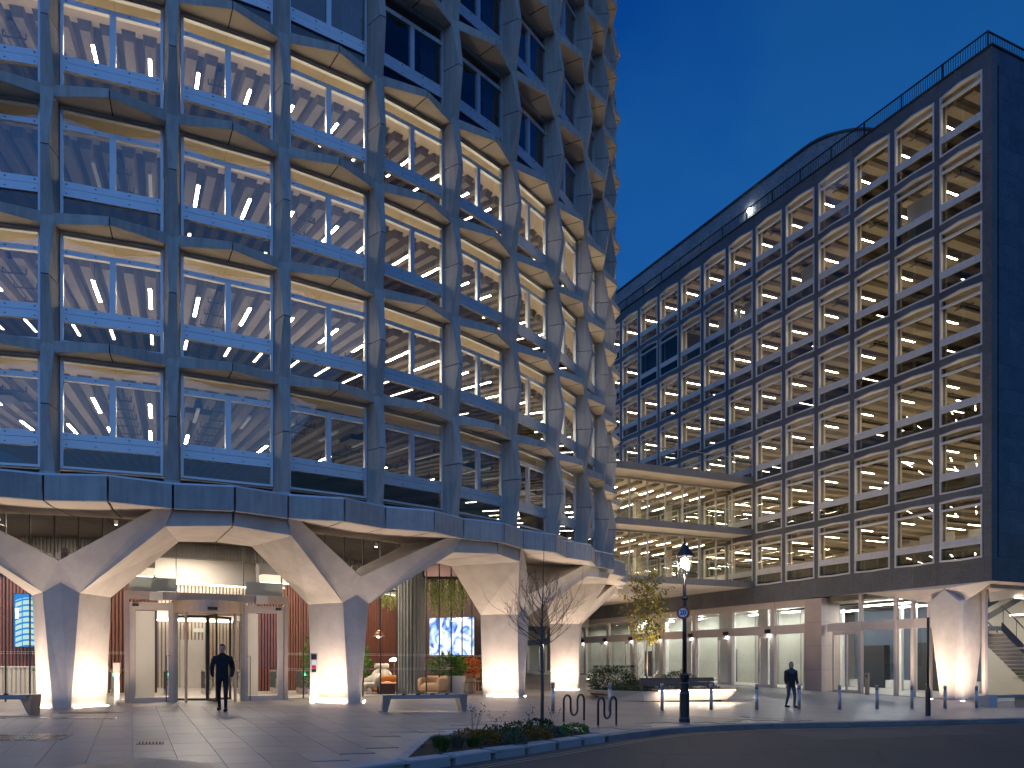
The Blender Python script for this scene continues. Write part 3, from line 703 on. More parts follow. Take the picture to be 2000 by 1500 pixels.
# faceted glass wall
GR = 19.6
def glass_wall(a0, a1, n, z0, z1):
    for j in range(n):
        p, q = a0 + (a1 - a0) * j / n, a0 + (a1 - a0) * (j + 1) / n
        mb = MB(); e = .0008
        mb.hexa([pol(p + e, GR, z0), pol(q - e, GR, z0), pol(q - e, GR - .015, z0), pol(p + e, GR - .015, z0)], [pol(p + e, GR, z1), pol(q - e, GR, z1), pol(q - e, GR - .015, z1), pol(p + e, GR - .015, z1)])
        g = mb.build('glass_panel', 'glass_clear', tower)
        mb = MB(); mb.hexa([pol(p - .0009, GR + .012, z0), pol(p + .0009, GR + .012, z0), pol(p + .0009, GR - .03, z0), pol(p - .0009, GR - .03, z0)], [pol(p - .0009, GR + .012, z1), pol(p + .0009, GR + .012, z1), pol(p + .0009, GR - .03, z1), pol(p - .0009, GR - .03, z1)]); mb.build('joint', 'dark_metal', g)
VA_ = ang(1.5); VH = 2.44 / 20.0
glass_wall(A0, VA_ - VH, 13, .0, LZC); glass_wall(VA_ + VH, A1, 22, .0, LZC)
mb = MB(); ring(mb, A0, VA_ - VH, GR - .05, GR + .06, -.2, .06, 30); ring(mb, VA_ + VH, A1, GR - .05, GR + .06, -.3, .06, 30); mb.build('base_channel', 'bronze_frame', tower)
for zz in (1.02, 1.55):                      # dotted manifestation on the glass
    mb = MB()
    for j in range(620):
        a = A0 + (A1 - A0) * j / 620
        if abs(a - VA_) < VH: continue
        for dz in (0, .055): mb.hexa([pol(a, GR + .004, zz + dz), pol(a + .0011, GR + .004, zz + dz), pol(a + .0011, GR + .001, zz + dz), pol(a, GR + .001, zz + dz)], [pol(a, GR + .004, zz + dz + .018), pol(a + .0011, GR + .004, zz + dz + .018), pol(a + .0011, GR + .001, zz + dz + .018), pol(a, GR + .001, zz + dz + .018)])
    mb.build('glass_dots', 'wall_white', tower, kind='stuff')

# --- entrance screen with revolving door (local x tangential, -y outward)
ent = put(None, 'entrance_screen', tower, pol(VA_, 20.0, .0), VA_)
def ebox(name, m, *b, parent=None):
    mb = MB()
    for q in b: mb.box(*q)
    return mb.build(name, m, parent or ent)
ebox('portal_frame', 'bronze_frame', (-2.46, -2.34, -.12, .12, -.1, 3.5), (2.34, 2.46, -.12, .12, -.1, 3.5), (-2.34, 2.34, -.12, .12, 3.25, 3.5))
for s in (-1, 1):
    x0, x1 = (-2.33, -1.02) if s < 0 else (1.02, 2.33)
    d = ebox('door', 'door_beige', (x0, x0 + .16, -.05, .05, .0, 3.16), (x1 - .2, x1, -.05, .05, .0, 3.16), (x0 + .16, x1 - .2, -.05, .05, 2.92, 3.16), (x0 + .16, x1 - .2, -.05, .05, .0, .2))
    ebox('door_glass', 'glass_clear', (x0 + .15, x1 - .19, -.012, .0, .19, 2.93), parent=d)
    xw = (x0 + .17, x0 + .72) if s < 0 else (x0 + .17, x0 + .50)
    ebox('door_film', 'film', (xw[0], xw[1], .012, .02, .22, 2.9), parent=d)
    hx = x1 - .27 if s < 0 else x0 + .22
    q = MB(); q.tube([(hx, -.13, .03), (hx, -.13, 1.5), (hx + .1 * -s, -.13, 1.5)], .014, 6); q.build('pull_handle', 'dark_metal', d)
    ebox('door_closer', 'dark_metal', ((x0 + .08, x0 + .26, -.10, -.052, 3.03, 3.11) if s < 0 else (x1 - .26, x1 - .08, -.10, -.052, 3.03, 3.11)), parent=d)
    ebox('door_lamp_box', 'beige_metal2' if False else 'frame_pale', (-1.78, -1.40, -.30, -.125, 3.22, 3.48) if s < 0 else (1.40, 1.78, -.30, -.125, 3.22, 3.48))
    ebox('frosted_panel', 'frosted', (-2.34, -1.0, -.03, -.01, 3.52, 3.94) if s < 0 else (1.12, 2.3, -.03, -.01, 3.52, 3.94))
    ebox('jamb', 'bronze_frame', (s * 1.015 - .07, s * 1.015 + .07, -.08, .08, -.05, 3.24))
ebox('over_glass', 'glass_clear', (-2.4, -1.0, .0, .012, 3.5, LZC - .02), (-.99, 1.05, .0, .012, 3.5, LZC - .02), (1.06, 2.4, .0, .012, 3.5, LZC - .02))
ebox('glass_joint', 'dark_metal', (-1.005, -.985, -.02, .03, 3.5, LZC)); ebox('glass_joint', 'dark_metal', (1.047, 1.063, -.02, .03, 3.5, LZC))
for s in (-1, 1): ebox('side_glass', 'glass_clear', (s * 2.40 - .006, s * 2.40 + .006, .12, .55, .0, LZC - .02))
# drum
rv = put(None, 'revolving_door', ent, (-.02, .28, 0))
def arc(mb, r0, r1, a0, a1, z0, z1, n):
    for j in range(n):
        p, q = a0 + (a1 - a0) * j / n, a0 + (a1 - a0) * (j + 1) / n
        c = lambda a, r: (r * math.sin(a), -r * math.cos(a))
        mb.hexa([(*c(p, r1), z0), (*c(q, r1), z0), (*c(q, r0), z0), (*c(p, r0), z0)], [(*c(p, r1), z1), (*c(q, r1), z1), (*c(q, r0), z1), (*c(p, r0), z1)])
mb = MB(); arc(mb, .0, 1.12, -math.pi, math.pi, 2.86, 3.24, 36); mb.build('drum_canopy', 'bronze_frame', rv, smooth=False)
for s in (-1, 1):
    mb = MB(); arc(mb, 1.06, 1.075, s * .78, s * 1.62, .0, 2.86, 8); mb.build('curved_glass', 'glass_clear', rv)
    mb = MB()
    for a in (.76, 1.62): arc(mb, 1.03, 1.10, s * a - .03, s * a + .03, .0, 2.86, 1)
    mb.build('drum_post', 'bronze_frame', rv)
    mb = MB(); arc(mb, 1.065, 1.09, s * 1.30 - .015, s * 1.30 + .015, .3, 2.7, 1); mb.build('edge_light', 'lobby_light', rv)
for a in (R(38), R(158), R(278)):
    lf = put(None, 'door_wing', rv, (0, 0, 0), a)
    mb = MB(); mb.box(.03, 1.02, -.02, .02, .05, .13); mb.box(.03, 1.02, -.02, .02, 2.74, 2.82); mb.box(.97, 1.03, -.025, .025, .05, 2.82); mb.box(.0, .05, -.025, .025, .05, 2.82); mb.build('wing_frame', 'dark_metal', lf)
    mb = MB(); mb.box(.05, .97, -.005, .005, .12, 2.75); mb.build('wing_glass', 'glass_clear', lf)
mb = MB(); mb.box(-.14, .14, -1.22, -1.1, 2.93, 3.02); mb.build('sensor', 'black_matt', rv)

# --- lobby furniture (world coordinates through tower polar frame)
def tw(a, r): p = pol(a, r, 0); return (TC[0] + p[0], TC[1] + p[1])
FZ = .035
def fluted_desk():
    x, y = -17.4, 29.4
    t = thing('reception_desk', 'pale fluted reception desk in front of the terracotta ribbed wall', 'desk', (x, y, FZ), .12)
    mb = MB()
    for j in range(30):
        x0 = -2.2 + j * .15; mb.prism([(x0, -.30), (x0 + .035, -.36), (x0 + .115, -.36), (x0 + .15, -.30)], 0, 1.08)
    for j in range(5):
        y0 = -.3 + j * .15; mb.prism([(2.30, y0), (2.36, y0 + .035), (2.36, y0 + .115), (2.30, y0 + .15)], 0, 1.08)
    mb.box(-2.2, 2.30, -.30, .45, 0, 1.08); mb.build('front', 'desk_stone', t)
    mb = MB(); mb.box(-2.22, 2.38, -.38, .47, 1.084, 1.12); mb.build('top', 'plaster', t)
    mb = MB(); mb.box(.9, 1.7, -.1, .1, 1.12, 1.16); mb.cbox((1.25, .05, 1.2), (.5, .2, .06)); mb.build('desk_items', 'black_matt', t)
fluted_desk()
# wall screens: flat prints
def screen_mat(name, kind):
    m, t, o = _base(name); n = t.nodes; k = t.links.new
    e = n.new('ShaderNodeEmission'); k(e.outputs[0], o.inputs['Surface'])
    tc = n.new('ShaderNodeTexCoord'); mp = n.new('ShaderNodeMapping'); k(tc.outputs['Generated'], mp.inputs['Vector'])
    if kind == 'tower':
        # bright facade pattern of bowed window rows
        sp = n.new('ShaderNodeSeparateXYZ'); k(mp.outputs[0], sp.inputs[0])
        def math_(op, a, b=None):
            q = n.new('ShaderNodeMath'); q.operation = op
            for i, v in enumerate((a, b)):
                if v is None: continue
                if isinstance(v, (int, float)): q.inputs[i].default_value = v
                else: k(v, q.inputs[i])
            return q.outputs[0]
        x, z = sp.outputs[0], sp.outputs[2]
        xc = math_('SUBTRACT', x, .45); bow = math_('MULTIPLY', math_('MULTIPLY', xc, xc), .35)
        zz = math_('ADD', z, bow)
        row = math_('FRACT', math_('MULTIPLY', zz, 9.0)); colu = math_('FRACT', math_('MULTIPLY', x, 4.2))
        a = math_('GREATER_THAN', row, .32); b = math_('GREATER_THAN', colu, .14); cell = math_('MULTIPLY', a, b)
        top = math_('LESS_THAN', zz, .94); cell = math_('MULTIPLY', cell, top)
        ns = n.new('ShaderNodeTexNoise'); ns.inputs['Scale'].default_value = 7; k(mp.outputs[0], ns.inputs['Vector'])
        c1 = n.new('ShaderNodeMixRGB'); c1.inputs[1].default_value = (.35, .75, .95, 1); c1.inputs[2].default_value = (.75, .85, .55, 1); k(ns.outputs['Fac'], c1.inputs[0])
        c2 = n.new('ShaderNodeMixRGB'); c2.inputs[1].default_value = (.02, .26, .75, 1); k(cell, c2.inputs[0]); k(c1.outputs[0], c2.inputs[2]); k(c2.outputs[0], e.inputs[0]); e.inputs[1].default_value = .55
    else:
        mp.inputs['Scale'].default_value = (3.2, 1, 2.2); mp.inputs['Rotation'].default_value = (0, .5, 0)
        ns = n.new('ShaderNodeTexNoise'); ns.inputs['Scale'].default_value = 1.1; ns.inputs['Detail'].default_value = 2.5; ns.inputs['Distortion'].default_value = 1.8; k(mp.outputs[0], ns.inputs['Vector'])
        rp = n.new('ShaderNodeValToRGB'); cr_ = rp.color_ramp; cr_.elements[0].position = .36; cr_.elements[0].color = (.04, .10, .35, 1); cr_.elements[1].position = .56; cr_.elements[1].color = (.85, .92, 1, 1)
        el = cr_.elements.new(.45); el.color = (.25, .42, .9, 1); k(ns.outputs['Fac'], rp.inputs['Fac']); k(rp.outputs[0], e.inputs[0]); e.inputs[1].default_value = .9
screen_mat('screen_tower', 'tower'); screen_mat('screen_blue', 'blue')
def wall_screen(x, y, z0, w, h, rz, mat_, label):
    t = thing('wall_screen', label, 'screen', (x, y, z0), rz)
    mb = MB(); mb.box(-w / 2 - .03, w / 2 + .03, .0, .06, -.03, h + .03); mb.build('casing', 'black_matt', t)
    mb = MB(); mb.box(-w / 2, w / 2, -.008, -.002, 0, h); mb.build('display', mat_, t)
x, y = -17.75, 29.7
def at(px, py, D): return ((px - 1000) / 1568 * D, D, 1.25 + (1296.4 - py) / 1568 * D)
q = at(58.5, 1263, 29.15); wall_screen(q[0], q[1], q[2], 1.06, 1.9, .10, 'screen_tower', 'upright blue wall screen showing a round building')
# wall lamp beside that screen
wl = at(33, 1198, 28.9); mb = MB(); mb.lathe([(.035, -.18), (.05, .18)], 10); tag(mb.build('wall_sconce', 'lobby_light', None, loc=wl), 'small white tapered wall sconce beside the upright blue screen', 'lamp')
# dark feature wall and big screen on the right
q0 = at(800, 1300, 37.2); q1 = at(960, 1300, 35.6)
mb = MB(); dx, dy = q1[0] - q0[0], q1[1] - q0[1]; nl = math.hypot(dx, dy); n_ = (-dy / nl, dx / nl)
mb.prism([(q0[0], q0[1]), (q1[0], q1[1]), (q1[0] + n_[0] * .2, q1[1] + n_[1] * .2), (q0[0] + n_[0] * .2, q0[1] + n_[1] * .2)], .03, LZC - .03)
fw_ = mb.build('feature_wall', 'terracotta_dark'); tag(fw_, 'dark brown feature wall carrying the large bright screen', 'wall')
q = at(882, 1279.5, 35.9); wall_screen(q[0], q[1], q[2], 2.22, 1.68, math.atan2(dy, dx), 'screen_blue', 'large bright blue and white screen on the dark feature wall')
# curtain around a column
cx_, cy_ = at(802, 1300, 32.6)[:2]
mb = MB(); n = 96; prof_ = []
for k in range(n):
    a = 2 * math.pi * k / n; r = .52 + .035 * (1 if (k // 2) % 2 else -1) + .012 * math.sin(a * 7); prof_.append((r * math.cos(a), r * math.sin(a)))
mb.prism(prof_, FZ, LZC - .02)
tag(mb.build('curtain_column', 'curtain_grey', None, loc=(cx_, cy_, 0)), 'tall grey pleated curtain wrapped round a lobby column', 'curtain')
# pendant lamp
pmat('lamp_copper', (.55, .30, .18), None, 3, .4, metal=.3)
px_, py_, pz_ = at(740, 1243, 33.0)
pd = thing('pendant_lamp', 'layered copper pendant lamp hanging over the lounge seats', 'lamp', (px_, py_, pz_))
for i, (r, z, h) in enumerate(((.27, .0, .07), (.20, .10, .06), (.13, .19, .06))):
    mb = MB(); mb.lathe([(r, z), (r * .55, z + h), (.03, z + h + .02)], 18); mb.build('lamp_shade', 'lamp_copper', pd, smooth=True)
mb = MB(); mb.lathe([(.04, -.06), (.10, -.03), (.10, .01), (.04, .03)], 14); mb.build('bulb', 'lobby_light', pd)
mb = MB(); mb.tube([(0, 0, .25), (0, 0, LZC - pz_ - .02)], .008, 6); mb.build('cord', 'black_matt', pd)
# table lamp
lx, ly, lz = at(770, 1291, 34.2)
tl = thing('table_lamp', 'white glowing mushroom lamp on a tall stem', 'lamp', (lx, ly, FZ))
mb = MB(); mb.lathe([(.22, lz - FZ), (.16, lz - FZ + .10), (.04, lz - FZ + .14)], 16); mb.build('lamp_shade', 'lobby_light', tl, smooth=True)
mb = MB(); mb.lathe([(.13, 0), (.13, .03), (.018, .05), (.018, lz - FZ)], 12); mb.build('stand', 'steel', tl)
# seats
pmat('fabric_cream', (.55, .50, .42), None, 5, .9, fine=.1); pmat('fabric_orange', (.52, .22, .05), (.45, .18, .04), 4, .8, fine=.08); pmat('fabric_tan', (.58, .36, .19), (.5, .3, .15), 4, .8)
pmat('cushion_teal', (.05, .13, .16), None, 4, .9); pmat('wood_dark', (.13, .045, .025), (.09, .03, .017), 3, .5, stretch=(1, 1, 6)); pmat('wood_oak', (.42, .22, .09), (.33, .16, .06), 3, .5, stretch=(6, 1, 1))
def rbox(mb, c, d, b=.05, m=0):
    """box with rounded rim: three stacked rings"""
    x, y, z = c; w, l, h = d[0] / 2, d[1] / 2, d[2] / 2
    def ringp(ix, zz):
        out = []
        for sx, sy in ((1, 1), (-1, 1), (-1, -1), (1, -1)):
            for k in range(4):
                a = {(1, 1): 0, (-1, 1): 90, (-1, -1): 180, (1, -1): 270}[(sx, sy)] + k * 30
                out.append((x + sx * (w - b) + (b - ix) * math.cos(R(a)), y + sy * (l - b) + (b - ix) * math.sin(R(a)), zz))
        return out
    lv = [(b * .9, z - h), (b * .3, z - h + b * .35), (0, z - h + b), (0, z + h - b), (b * .3, z + h - b * .35), (b * .9, z + h)]
    rs_ = [ringp(i, zz) for i, zz in lv]; i0 = len(mb.v); n = 16
    for r_ in rs_: mb.v += r_
    for j in range(len(rs_) - 1):
        for k in range(n):
            l2 = (k + 1) % n; mb.f.append((i0 + j * n + k, i0 + j * n + l2, i0 + (j + 1) * n + l2, i0 + (j + 1) * n + k)); mb.m.append(m)
    mb.f.append(tuple(i0 + k for k in reversed(range(n)))); mb.m.append(m); e = i0 + (len(rs_) - 1) * n; mb.f.append(tuple(e + k for k in range(n))); mb.m.append(m)
def sofa(x, y, rz, w, mat_, label):
    t = thing('sofa', label, 'sofa', (x, y, FZ), rz)
    for nm, c, d in (('seat', (0, 0, .27), (w, .85, .36)), ('backrest', (0, .36, .56), (w, .28, .34)), ('armrest', (-w / 2 + .1, 0, .42), (.24, .86, .5)), ('armrest', (w / 2 - .1, 0, .42), (.24, .86, .5))):
        mb = MB(); rbox(mb, c, d, .11); mb.build(nm, mat_, t, smooth=True)
    return t
s1 = at(762, 1340, 33.6); sofa(s1[0], s1[1], .5, 1.5, 'fabric_orange', 'mustard orange sofa between coffee table and grey curtain')
s2 = at(846, 1338, 32.2); sofa(s2[0], s2[1], -.3, 1.0, 'fabric_tan', 'rounded tan leather sofa beside the pale planter box')
def armchair(x, y, rz, label, high):
    t = thing('armchair', label, 'armchair', (x, y, FZ), rz)
    mb = MB(); rbox(mb, (0, 0, .40), (.75, .7, .16), .07); mb.build('seat', 'fabric_cream', t, smooth=True)
    mb = MB()
    n = 12
    for j in range(n):
        a, b = math.pi * j / n, math.pi * (j + 1) / n
        h = lambda q: .62 + (.42 if high else .22) * math.sin(q)
        P = lambda q, r, z: (r * math.cos(q), r * .9 * math.sin(q), z)
        mb.hexa([P(a, .42, .34), P(b, .42, .34), P(b, .33, .34), P(a, .33, .34)][::-1], [P(a, .45, h(a)), P(b, .45, h(b)), P(b, .38, h(b)), P(a, .38, h(a))][::-1])
    mb.build('backrest', 'fabric_cream', t, smooth=True)
    if high:
        mb = MB(); rbox(mb, (0, .36, 1.12), (.62, .14, .22), .06); mb.build('headrest', 'fabric_cream', t, smooth=True)
        mb = MB(); rbox(mb, (0, .05, .58), (.42, .16, .3), .06); mb.build('cushion', 'cushion_teal', t, smooth=True)
    for sx in (-.28, .28):
        for sy in (-.25, .25):
            mb = MB(); mb.tube([(sx, sy, .34), (sx * 1.2, sy * 1.2, 0)], .018, 6); mb.build('leg', 'steel', t)
c1 = at(722, 1338, 31.6); armchair(c1[0], c1[1], -.9, 'low cream tub armchair with thin metal legs by the glass', False)
c2 = at(746, 1330, 34.0); armchair(c2[0], c2[1], .2, 'cream wing armchair with stacked pillows and teal cushion', True)
tb = at(752, 1350, 31.9)
t = thing('coffee_table', 'dark reddish wood block coffee table', 'table', (tb[0], tb[1], FZ), .3)
mb = MB(); mb.box(-.42, .42, -.35, .35, .38, .43); mb.build('top', 'wood_dark', t)
mb = MB(); mb.prism([(-.36, -.3), (.36, -.3), (.28, .3), (-.28, .3)], 0, .38); mb.build('base', 'wood_dark', t)
# planter box with leafy plants
pb = at(883, 1345, 33.4)
plb = thing('planter_box', 'long pale planter box dividing the lounge', 'planter', (pb[0], pb[1], FZ), -.2)
mb = MB(); mb.box(-.52, .52, -.25, .25, 0, .72); mb.box(-.50, .50, -.23, .23, .72, .73, m=1); mb.build('trough', ['plaster', 'soil_ground'], plb)
def dining_chair(x, y, rz, label, grp):
    t = thing('dining_chair', label, 'chair', (x, y, FZ), rz, grp)
    mb = MB(); rbox(mb, (0, 0, .45), (.44, .44, .05), .03); mb.build('seat', 'wood_oak', t)
    mb = MB(); mb.box(-.21, .21, .18, .21, .62, .80); mb.build('backrest', 'wood_oak', t)
    for sx in (-.19, .19):
        for sy in (-.18, .19):
            mb = MB(); mb.tube([(sx, sy, 0), (sx * .95, sy, .45 if sy < 0 else .78)], .017, 6); mb.build('leg', 'wood_oak', t)
d1 = at(916, 1348, 33.6); dining_chair(d1[0], d1[1], .3, 'oak dining chair with curved back beside the planter box', None)
d2 = at(932, 1346, 35.0); dining_chair(d2[0], d2[1], -.5, 'oak dining chair half hidden behind the pale column', None)
# back-of-house walls closing the lobby
for a0_, a1_ in ((1.36, 1.62),):
    mb = MB(); ring(mb, a0_, a1_, 13.8, 19.4, .03, LZC - .03, 4); mb.build('end_wall', 'wall_warm', tower)
# turnstile gates behind the doors
def gate(px, D, label):
    x, y, _ = at(px, 1360, D)
    t = thing('turnstile_gate', label, 'turnstile', (x, y, FZ), .5)
    mb = MB(); mb.box(-.1, .1, -.55, .55, 0, .98); mb.build('cabinet', 'steel', t)
    mb = MB(); mb.box(-.102, .102, -.5, .5, .3, .92); mb.build('side_panel', 'black_matt', t)
    mb = MB(); mb.box(-.05, .05, -.557, -.552, .78, .88); mb.build('indicator', 'green_light', t)
emat('green_light', (.05, 1, .35), 4)
for px, D, lb in ((328, 29.5, 'steel turnstile seen through the door beside the reception'), (402, 30.2, 'steel turnstile with green arrow seen through the revolving door'), (466, 30.8, 'steel turnstile with green arrow beside the revolving door post'), (538, 31.2, 'steel turnstile in front of the red wall behind the glazed door'), (590, 30.9, 'steel turnstile beside the climbing pot plant'), (222, 28.6, 'steel turnstile between entrance column and screen')):
    gate(px, D, lb)
# exit sign over the lift lobby
ex = at(388, 1231, 31.0); mb = MB(); mb.box(-.2, .2, -.02, .02, -.07, .07); tag(mb.build('exit_sign', 'green_light2' if False else 'frosted', None, loc=ex), 'small pale green running-man exit sign above the turnstiles', 'sign')
# ================================================================== SLAB BLOCK (facade along local x = -t, facing local -y)
BC = (21.75, 36.4); BR = math.atan2(-.9041, .4273)
block = thing('slab_block', 'long grey granite office block with a grid of lit windows', 'building', (BC[0], BC[1], 0), BR)
def bw(t, y):     # block frame -> world
    return (BC[0] - .4273 * t + .9041 * y, BC[1] + .9041 * t + .4273 * y)
BP = 2.528; NB = 14; ZS = 6.14; WH = 2.88
T0 = [.44] + [2.885 + BP * j for j in range(NB - 1)]
T1 = [2.586] + [2.885 + BP * j + 2.228 for j in range(NB - 1)]
TEND = T1[-1] + .3
NR = 7
BOT, TOP = 5.03, 29.3
pmat('ceiling_slot_block', (0.075, 0.066, 0.06), (0.045, 0.04, 0.036), 1.2, 0.85, fine=0.15, bscale=15, stretch=(1, .25, 1), spec=0.2)  # block slab, recess shade between its ribs put into the colour
# granite piers
def pier(t0, t1):
    mb = MB(); x0, x1 = -t1, -t0
    mb.hexa([(x0 + .004, 0, BOT + 1.05), (x1 - .004, 0, BOT + 1.05), (x1 - .004, .4, BOT + 1.05), (x0 + .004, .4, BOT + 1.05)], [(x0 + .004, 0, TOP - .75), (x1 - .004, 0, TOP - .75), (x1 - .004, .4, TOP - .75), (x0 + .004, .4, TOP - .75)])
    mb.build('pier', 'granite', block)
pier(.0, .44)
for j in range(NB - 1): pier(T1[j], T0[j + 1])
pier(T1[-1], TEND)
# faceted spandrels between the window rows: bulging at mid bay
def spandrel(t0, t1, zb, zt, bulge=.14):
    x0, x1 = -t1, -t0; xm = (x0 + x1) / 2
    mb = MB()
    d = .045
    for a, b, ya, yb, ba, bb, ta, tb in ((x0, xm, 0, -bulge, zb, zb + d, zt, zt - d), (xm, x1, -bulge, 0, zb + d, zb, zt - d, zt)):
        mb.hexa([(a, ya + .003, ba), (b, yb + .003, bb), (b, .42, bb), (a, .42, ba)], [(a, ya + .003, ta), (b, yb + .003, tb), (b, .42, tb), (a, .42, ta)])
    return mb.build('spandrel', 'granite', block)
for j in range(NB):
    for k in range(NR + 1):
        if k == 0: continue
        zb, zt = ZS + WH + (k - 1) * FH, ZS + k * FH
        if k < NR: spandrel(T0[j], T1[j], zb, zt)
# base and parapet bands of granite panels
tt = [0.0] + [2.735 + BP / 2 * j for j in range(-1, 2 * NB)]
tt = sorted(set([0.0, 1.45] + [2.735 + BP / 2 * j for j in range(0, 2 * (NB - 1) + 1)]))
for a, b in zip(tt, tt[1:]):
    mb = MB(); mb.box(-b + .005, -a - .005, -.002, .5, BOT, ZS - .02); mb.build('base_panel', 'granite', block)
    mb = MB(); mb.box(-b + .005, -a - .005, -.002, .5, ZS + WH + (NR - 1) * FH + .02, TOP); mb.build('parapet_panel', 'granite', block)
mb = MB(); mb.box(-TEND, -.01, .03, .48, BOT + .03, ZS - .06); mb.box(-TEND, -.01, .03, .48, ZS + WH + (NR - 1) * FH + .06, TOP - .03); mb.build('panel_backing', 'seal', block)
mb = MB(); mb.box(-TEND - .1, .06, -.06, .6, TOP, TOP + .07); mb.box(-.5, .06, .6, 15, TOP, TOP + .07); mb.build('coping', 'dark_metal', block)
# windows
def bwin(w, bay1=False):
    d = .045; h = WH; f = MB(); xm = w / 2
    fw = .075; ya, yb = -.03, .12
    bul = -.11
    def bar(p, q, thick_in, y_off_p=0, y_off_q=0, m=0):
        pass
    # jambs
    f.box(0, fw, ya, yb, 0, h); f.box(w - fw, w, ya, yb, 0, h)
    # head and sill, folded at mid bay
    for a, b, y1_, y2_, z1_, z2_ in ((fw, xm, 0, bul, 0, d), (xm, w - fw, bul, 0, d, 0)):
        f.hexa([(a, ya + y1_, h - fw + z1_), (b, ya + y2_, h - fw + z2_), (b, yb, h - fw + z2_), (a, yb, h - fw + z1_)], [(a, ya + y1_, h + z1_), (b, ya + y2_, h + z2_), (b, yb, h + z2_), (a, yb, h + z1_)])
        f.hexa([(a, ya + y1_, -z1_), (b, ya + y2_, -z2_), (b, yb, -z2_), (a, yb, -z1_)], [(a, ya + y1_, fw - z1_), (b, ya + y2_, fw - z2_), (b, yb, fw - z2_), (a, yb, fw - z1_)])
    zt = h - .376
    f.box(fw, w - fw, ya - .0, yb - .02, zt - .10, zt)
    zl = h - 1.91
    f.box(fw, w - fw, ya + .006, yb - .02, zl - .16, zl, m=0); f.box(fw, w - fw, ya, yb - .02, zl - .34, zl - .17)
    for x in (.3, w / 2, w - .3):
        for z in (zl - .08, zl - .25): f.box(x - .015, x + .015, ya - .008, ya + .006, z - .01, z + .01, m=1)
    fm = f.mesh('window', ['frame_pale', 'dark_metal']); gs = []
    g = MB(); g.hexa([(fw - .01, .03, zt - .01), (w - fw + .01, .03, zt - .01), (w - fw + .01, .042, zt - .01), (fw - .01, .042, zt - .01)], [(fw - .01, .03, h + .02), (w - fw + .01, .03, h + .02), (w - fw + .01, .042, h + .02), (fw - .01, .042, h + .02)]); gs.append(g.mesh('pane', 'glass_block'))
    g = MB(); g.box(fw - .01, w - fw + .01, .03, .042, zl - .01, zt - .09); gs.append(g.mesh('pane', 'glass_block'))
    g = MB(); g.box(fw - .01, w - fw + .01, .03, .042, 0, zl - .33); gs.append(g.mesh('pane', 'glass_spandrel'))
    return fm, gs
WM = {0: bwin(T1[0] - T0[0]), 1: bwin(T1[1] - T0[1])}
DARK = {(9, 5), (10, 5)}
for j in range(NB):
    fm, gs = WM[0 if j == 0 else 1]
    for k in range(NR):
        w = put(fm, 'window', block, (-T1[j], 0, ZS + k * FH))
        for g in gs: put(g, 'pane', w)
# interior
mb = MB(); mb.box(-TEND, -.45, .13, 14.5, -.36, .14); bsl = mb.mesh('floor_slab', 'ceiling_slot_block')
mb = MB(); mb.box(-TEND, -.46, .135, .75, -.40, -.362); bedge = mb.mesh('ceiling_edge', 'ceiling_block')
mb = MB(); mb.box(-TEND, -.46, .14, 9.0, .145, .18); bfin = mb.mesh('floor_finish', 'floor_pale')
for k in range(NR): put(bfin, 'floor_finish', block, (0, 0, ZS + k * FH))
for k in range(NR + 1): put(bedge, 'ceiling_edge', block, (0, 0, ZS + k * FH)); put(bsl, 'floor_slab', block, (0, 0, ZS + k * FH - (.0 if k else 0)))
mb = MB(); mb.box(-TEND, -.46, 9.0, 9.25, ZS + .14, TOP - .6); mb.build('inner_wall', 'wall_warm', block)
mb = MB(); mb.box(-TEND - 16, -TEND, -.0, 14.5, BOT, TOP); mb.build('far_wall', 'granite', block)
mb = MB(); mb.hexa([(-.28, .76, -.56), (.28, .76, -.56), (.28, 9, -.56), (-.28, 9, -.56)], [(-.36, .74, -.355), (.36, .74, -.355), (.36, 9, -.355), (-.36, 9, -.355)]); brib = mb.mesh('ceiling_rib', 'ceiling_block')
mb = MB(); mb.box(-.05, .05, 1.0, 2.5, -.70, -.64); bst1 = mb.down().mesh('strip_lamp', ['aluminium', 'strip_light_block'])
mb = MB(); mb.box(-.05, .05, 4.6, 6.1, -.70, -.64); bst2 = mb.down().mesh('strip_lamp', ['aluminium', 'strip_light_block'])
mb = MB(); mb.box(-.06, .06, .8, 8.6, -.72, -.64); mb.box(-.5, .5, 1.0, 1.05, -.70, -.67); mb.box(-.5, .5, 3.0, 3.05, -.70, -.67); bduct = mb.mesh('cable_tray', 'black_matt')
mb = MB(); mb.box(-.03, .03, .2, .55, ZS + .15, ZS + .15 + 2.6); bcol = None
rb = random.Random(5)
for k in range(NR):
    zc = ZS + (k + 1) * FH
    for j in range(NB):
        tm = (T0[j] + T1[j]) / 2
        if (j, k) in DARK: continue
        put(brib, 'ceiling_rib', block, (-(T1[j] + .15), 0, zc)); put(brib, 'ceiling_rib', block, (-tm - .1, 0, zc))
        x = -tm + .52
        put(bst1, 'strip_lamp', block, (x, rb.uniform(-.1, .1), zc))
        if k < 3 or (j + k) % 2: put(bst2, 'strip_lamp', block, (x - (1.26 if j % 2 else 0), rb.uniform(-.4, .6), zc))
        if (j * 3 + k) % 2: put(bduct, 'cable_tray', block, (-tm - .55, 0, zc))
# reveals: pale lining beside every pier, seen through the glass
mb = MB(); mb.box(-.13, .13, .14, .55, .14, 2.89); rev = mb.mesh('pier_lining', 'wall_warm')
for j in range(NB - 1):
    for k in range(NR): put(rev, 'pier_lining', block, (-(T1[j] + .15), 0, ZS + k * FH))
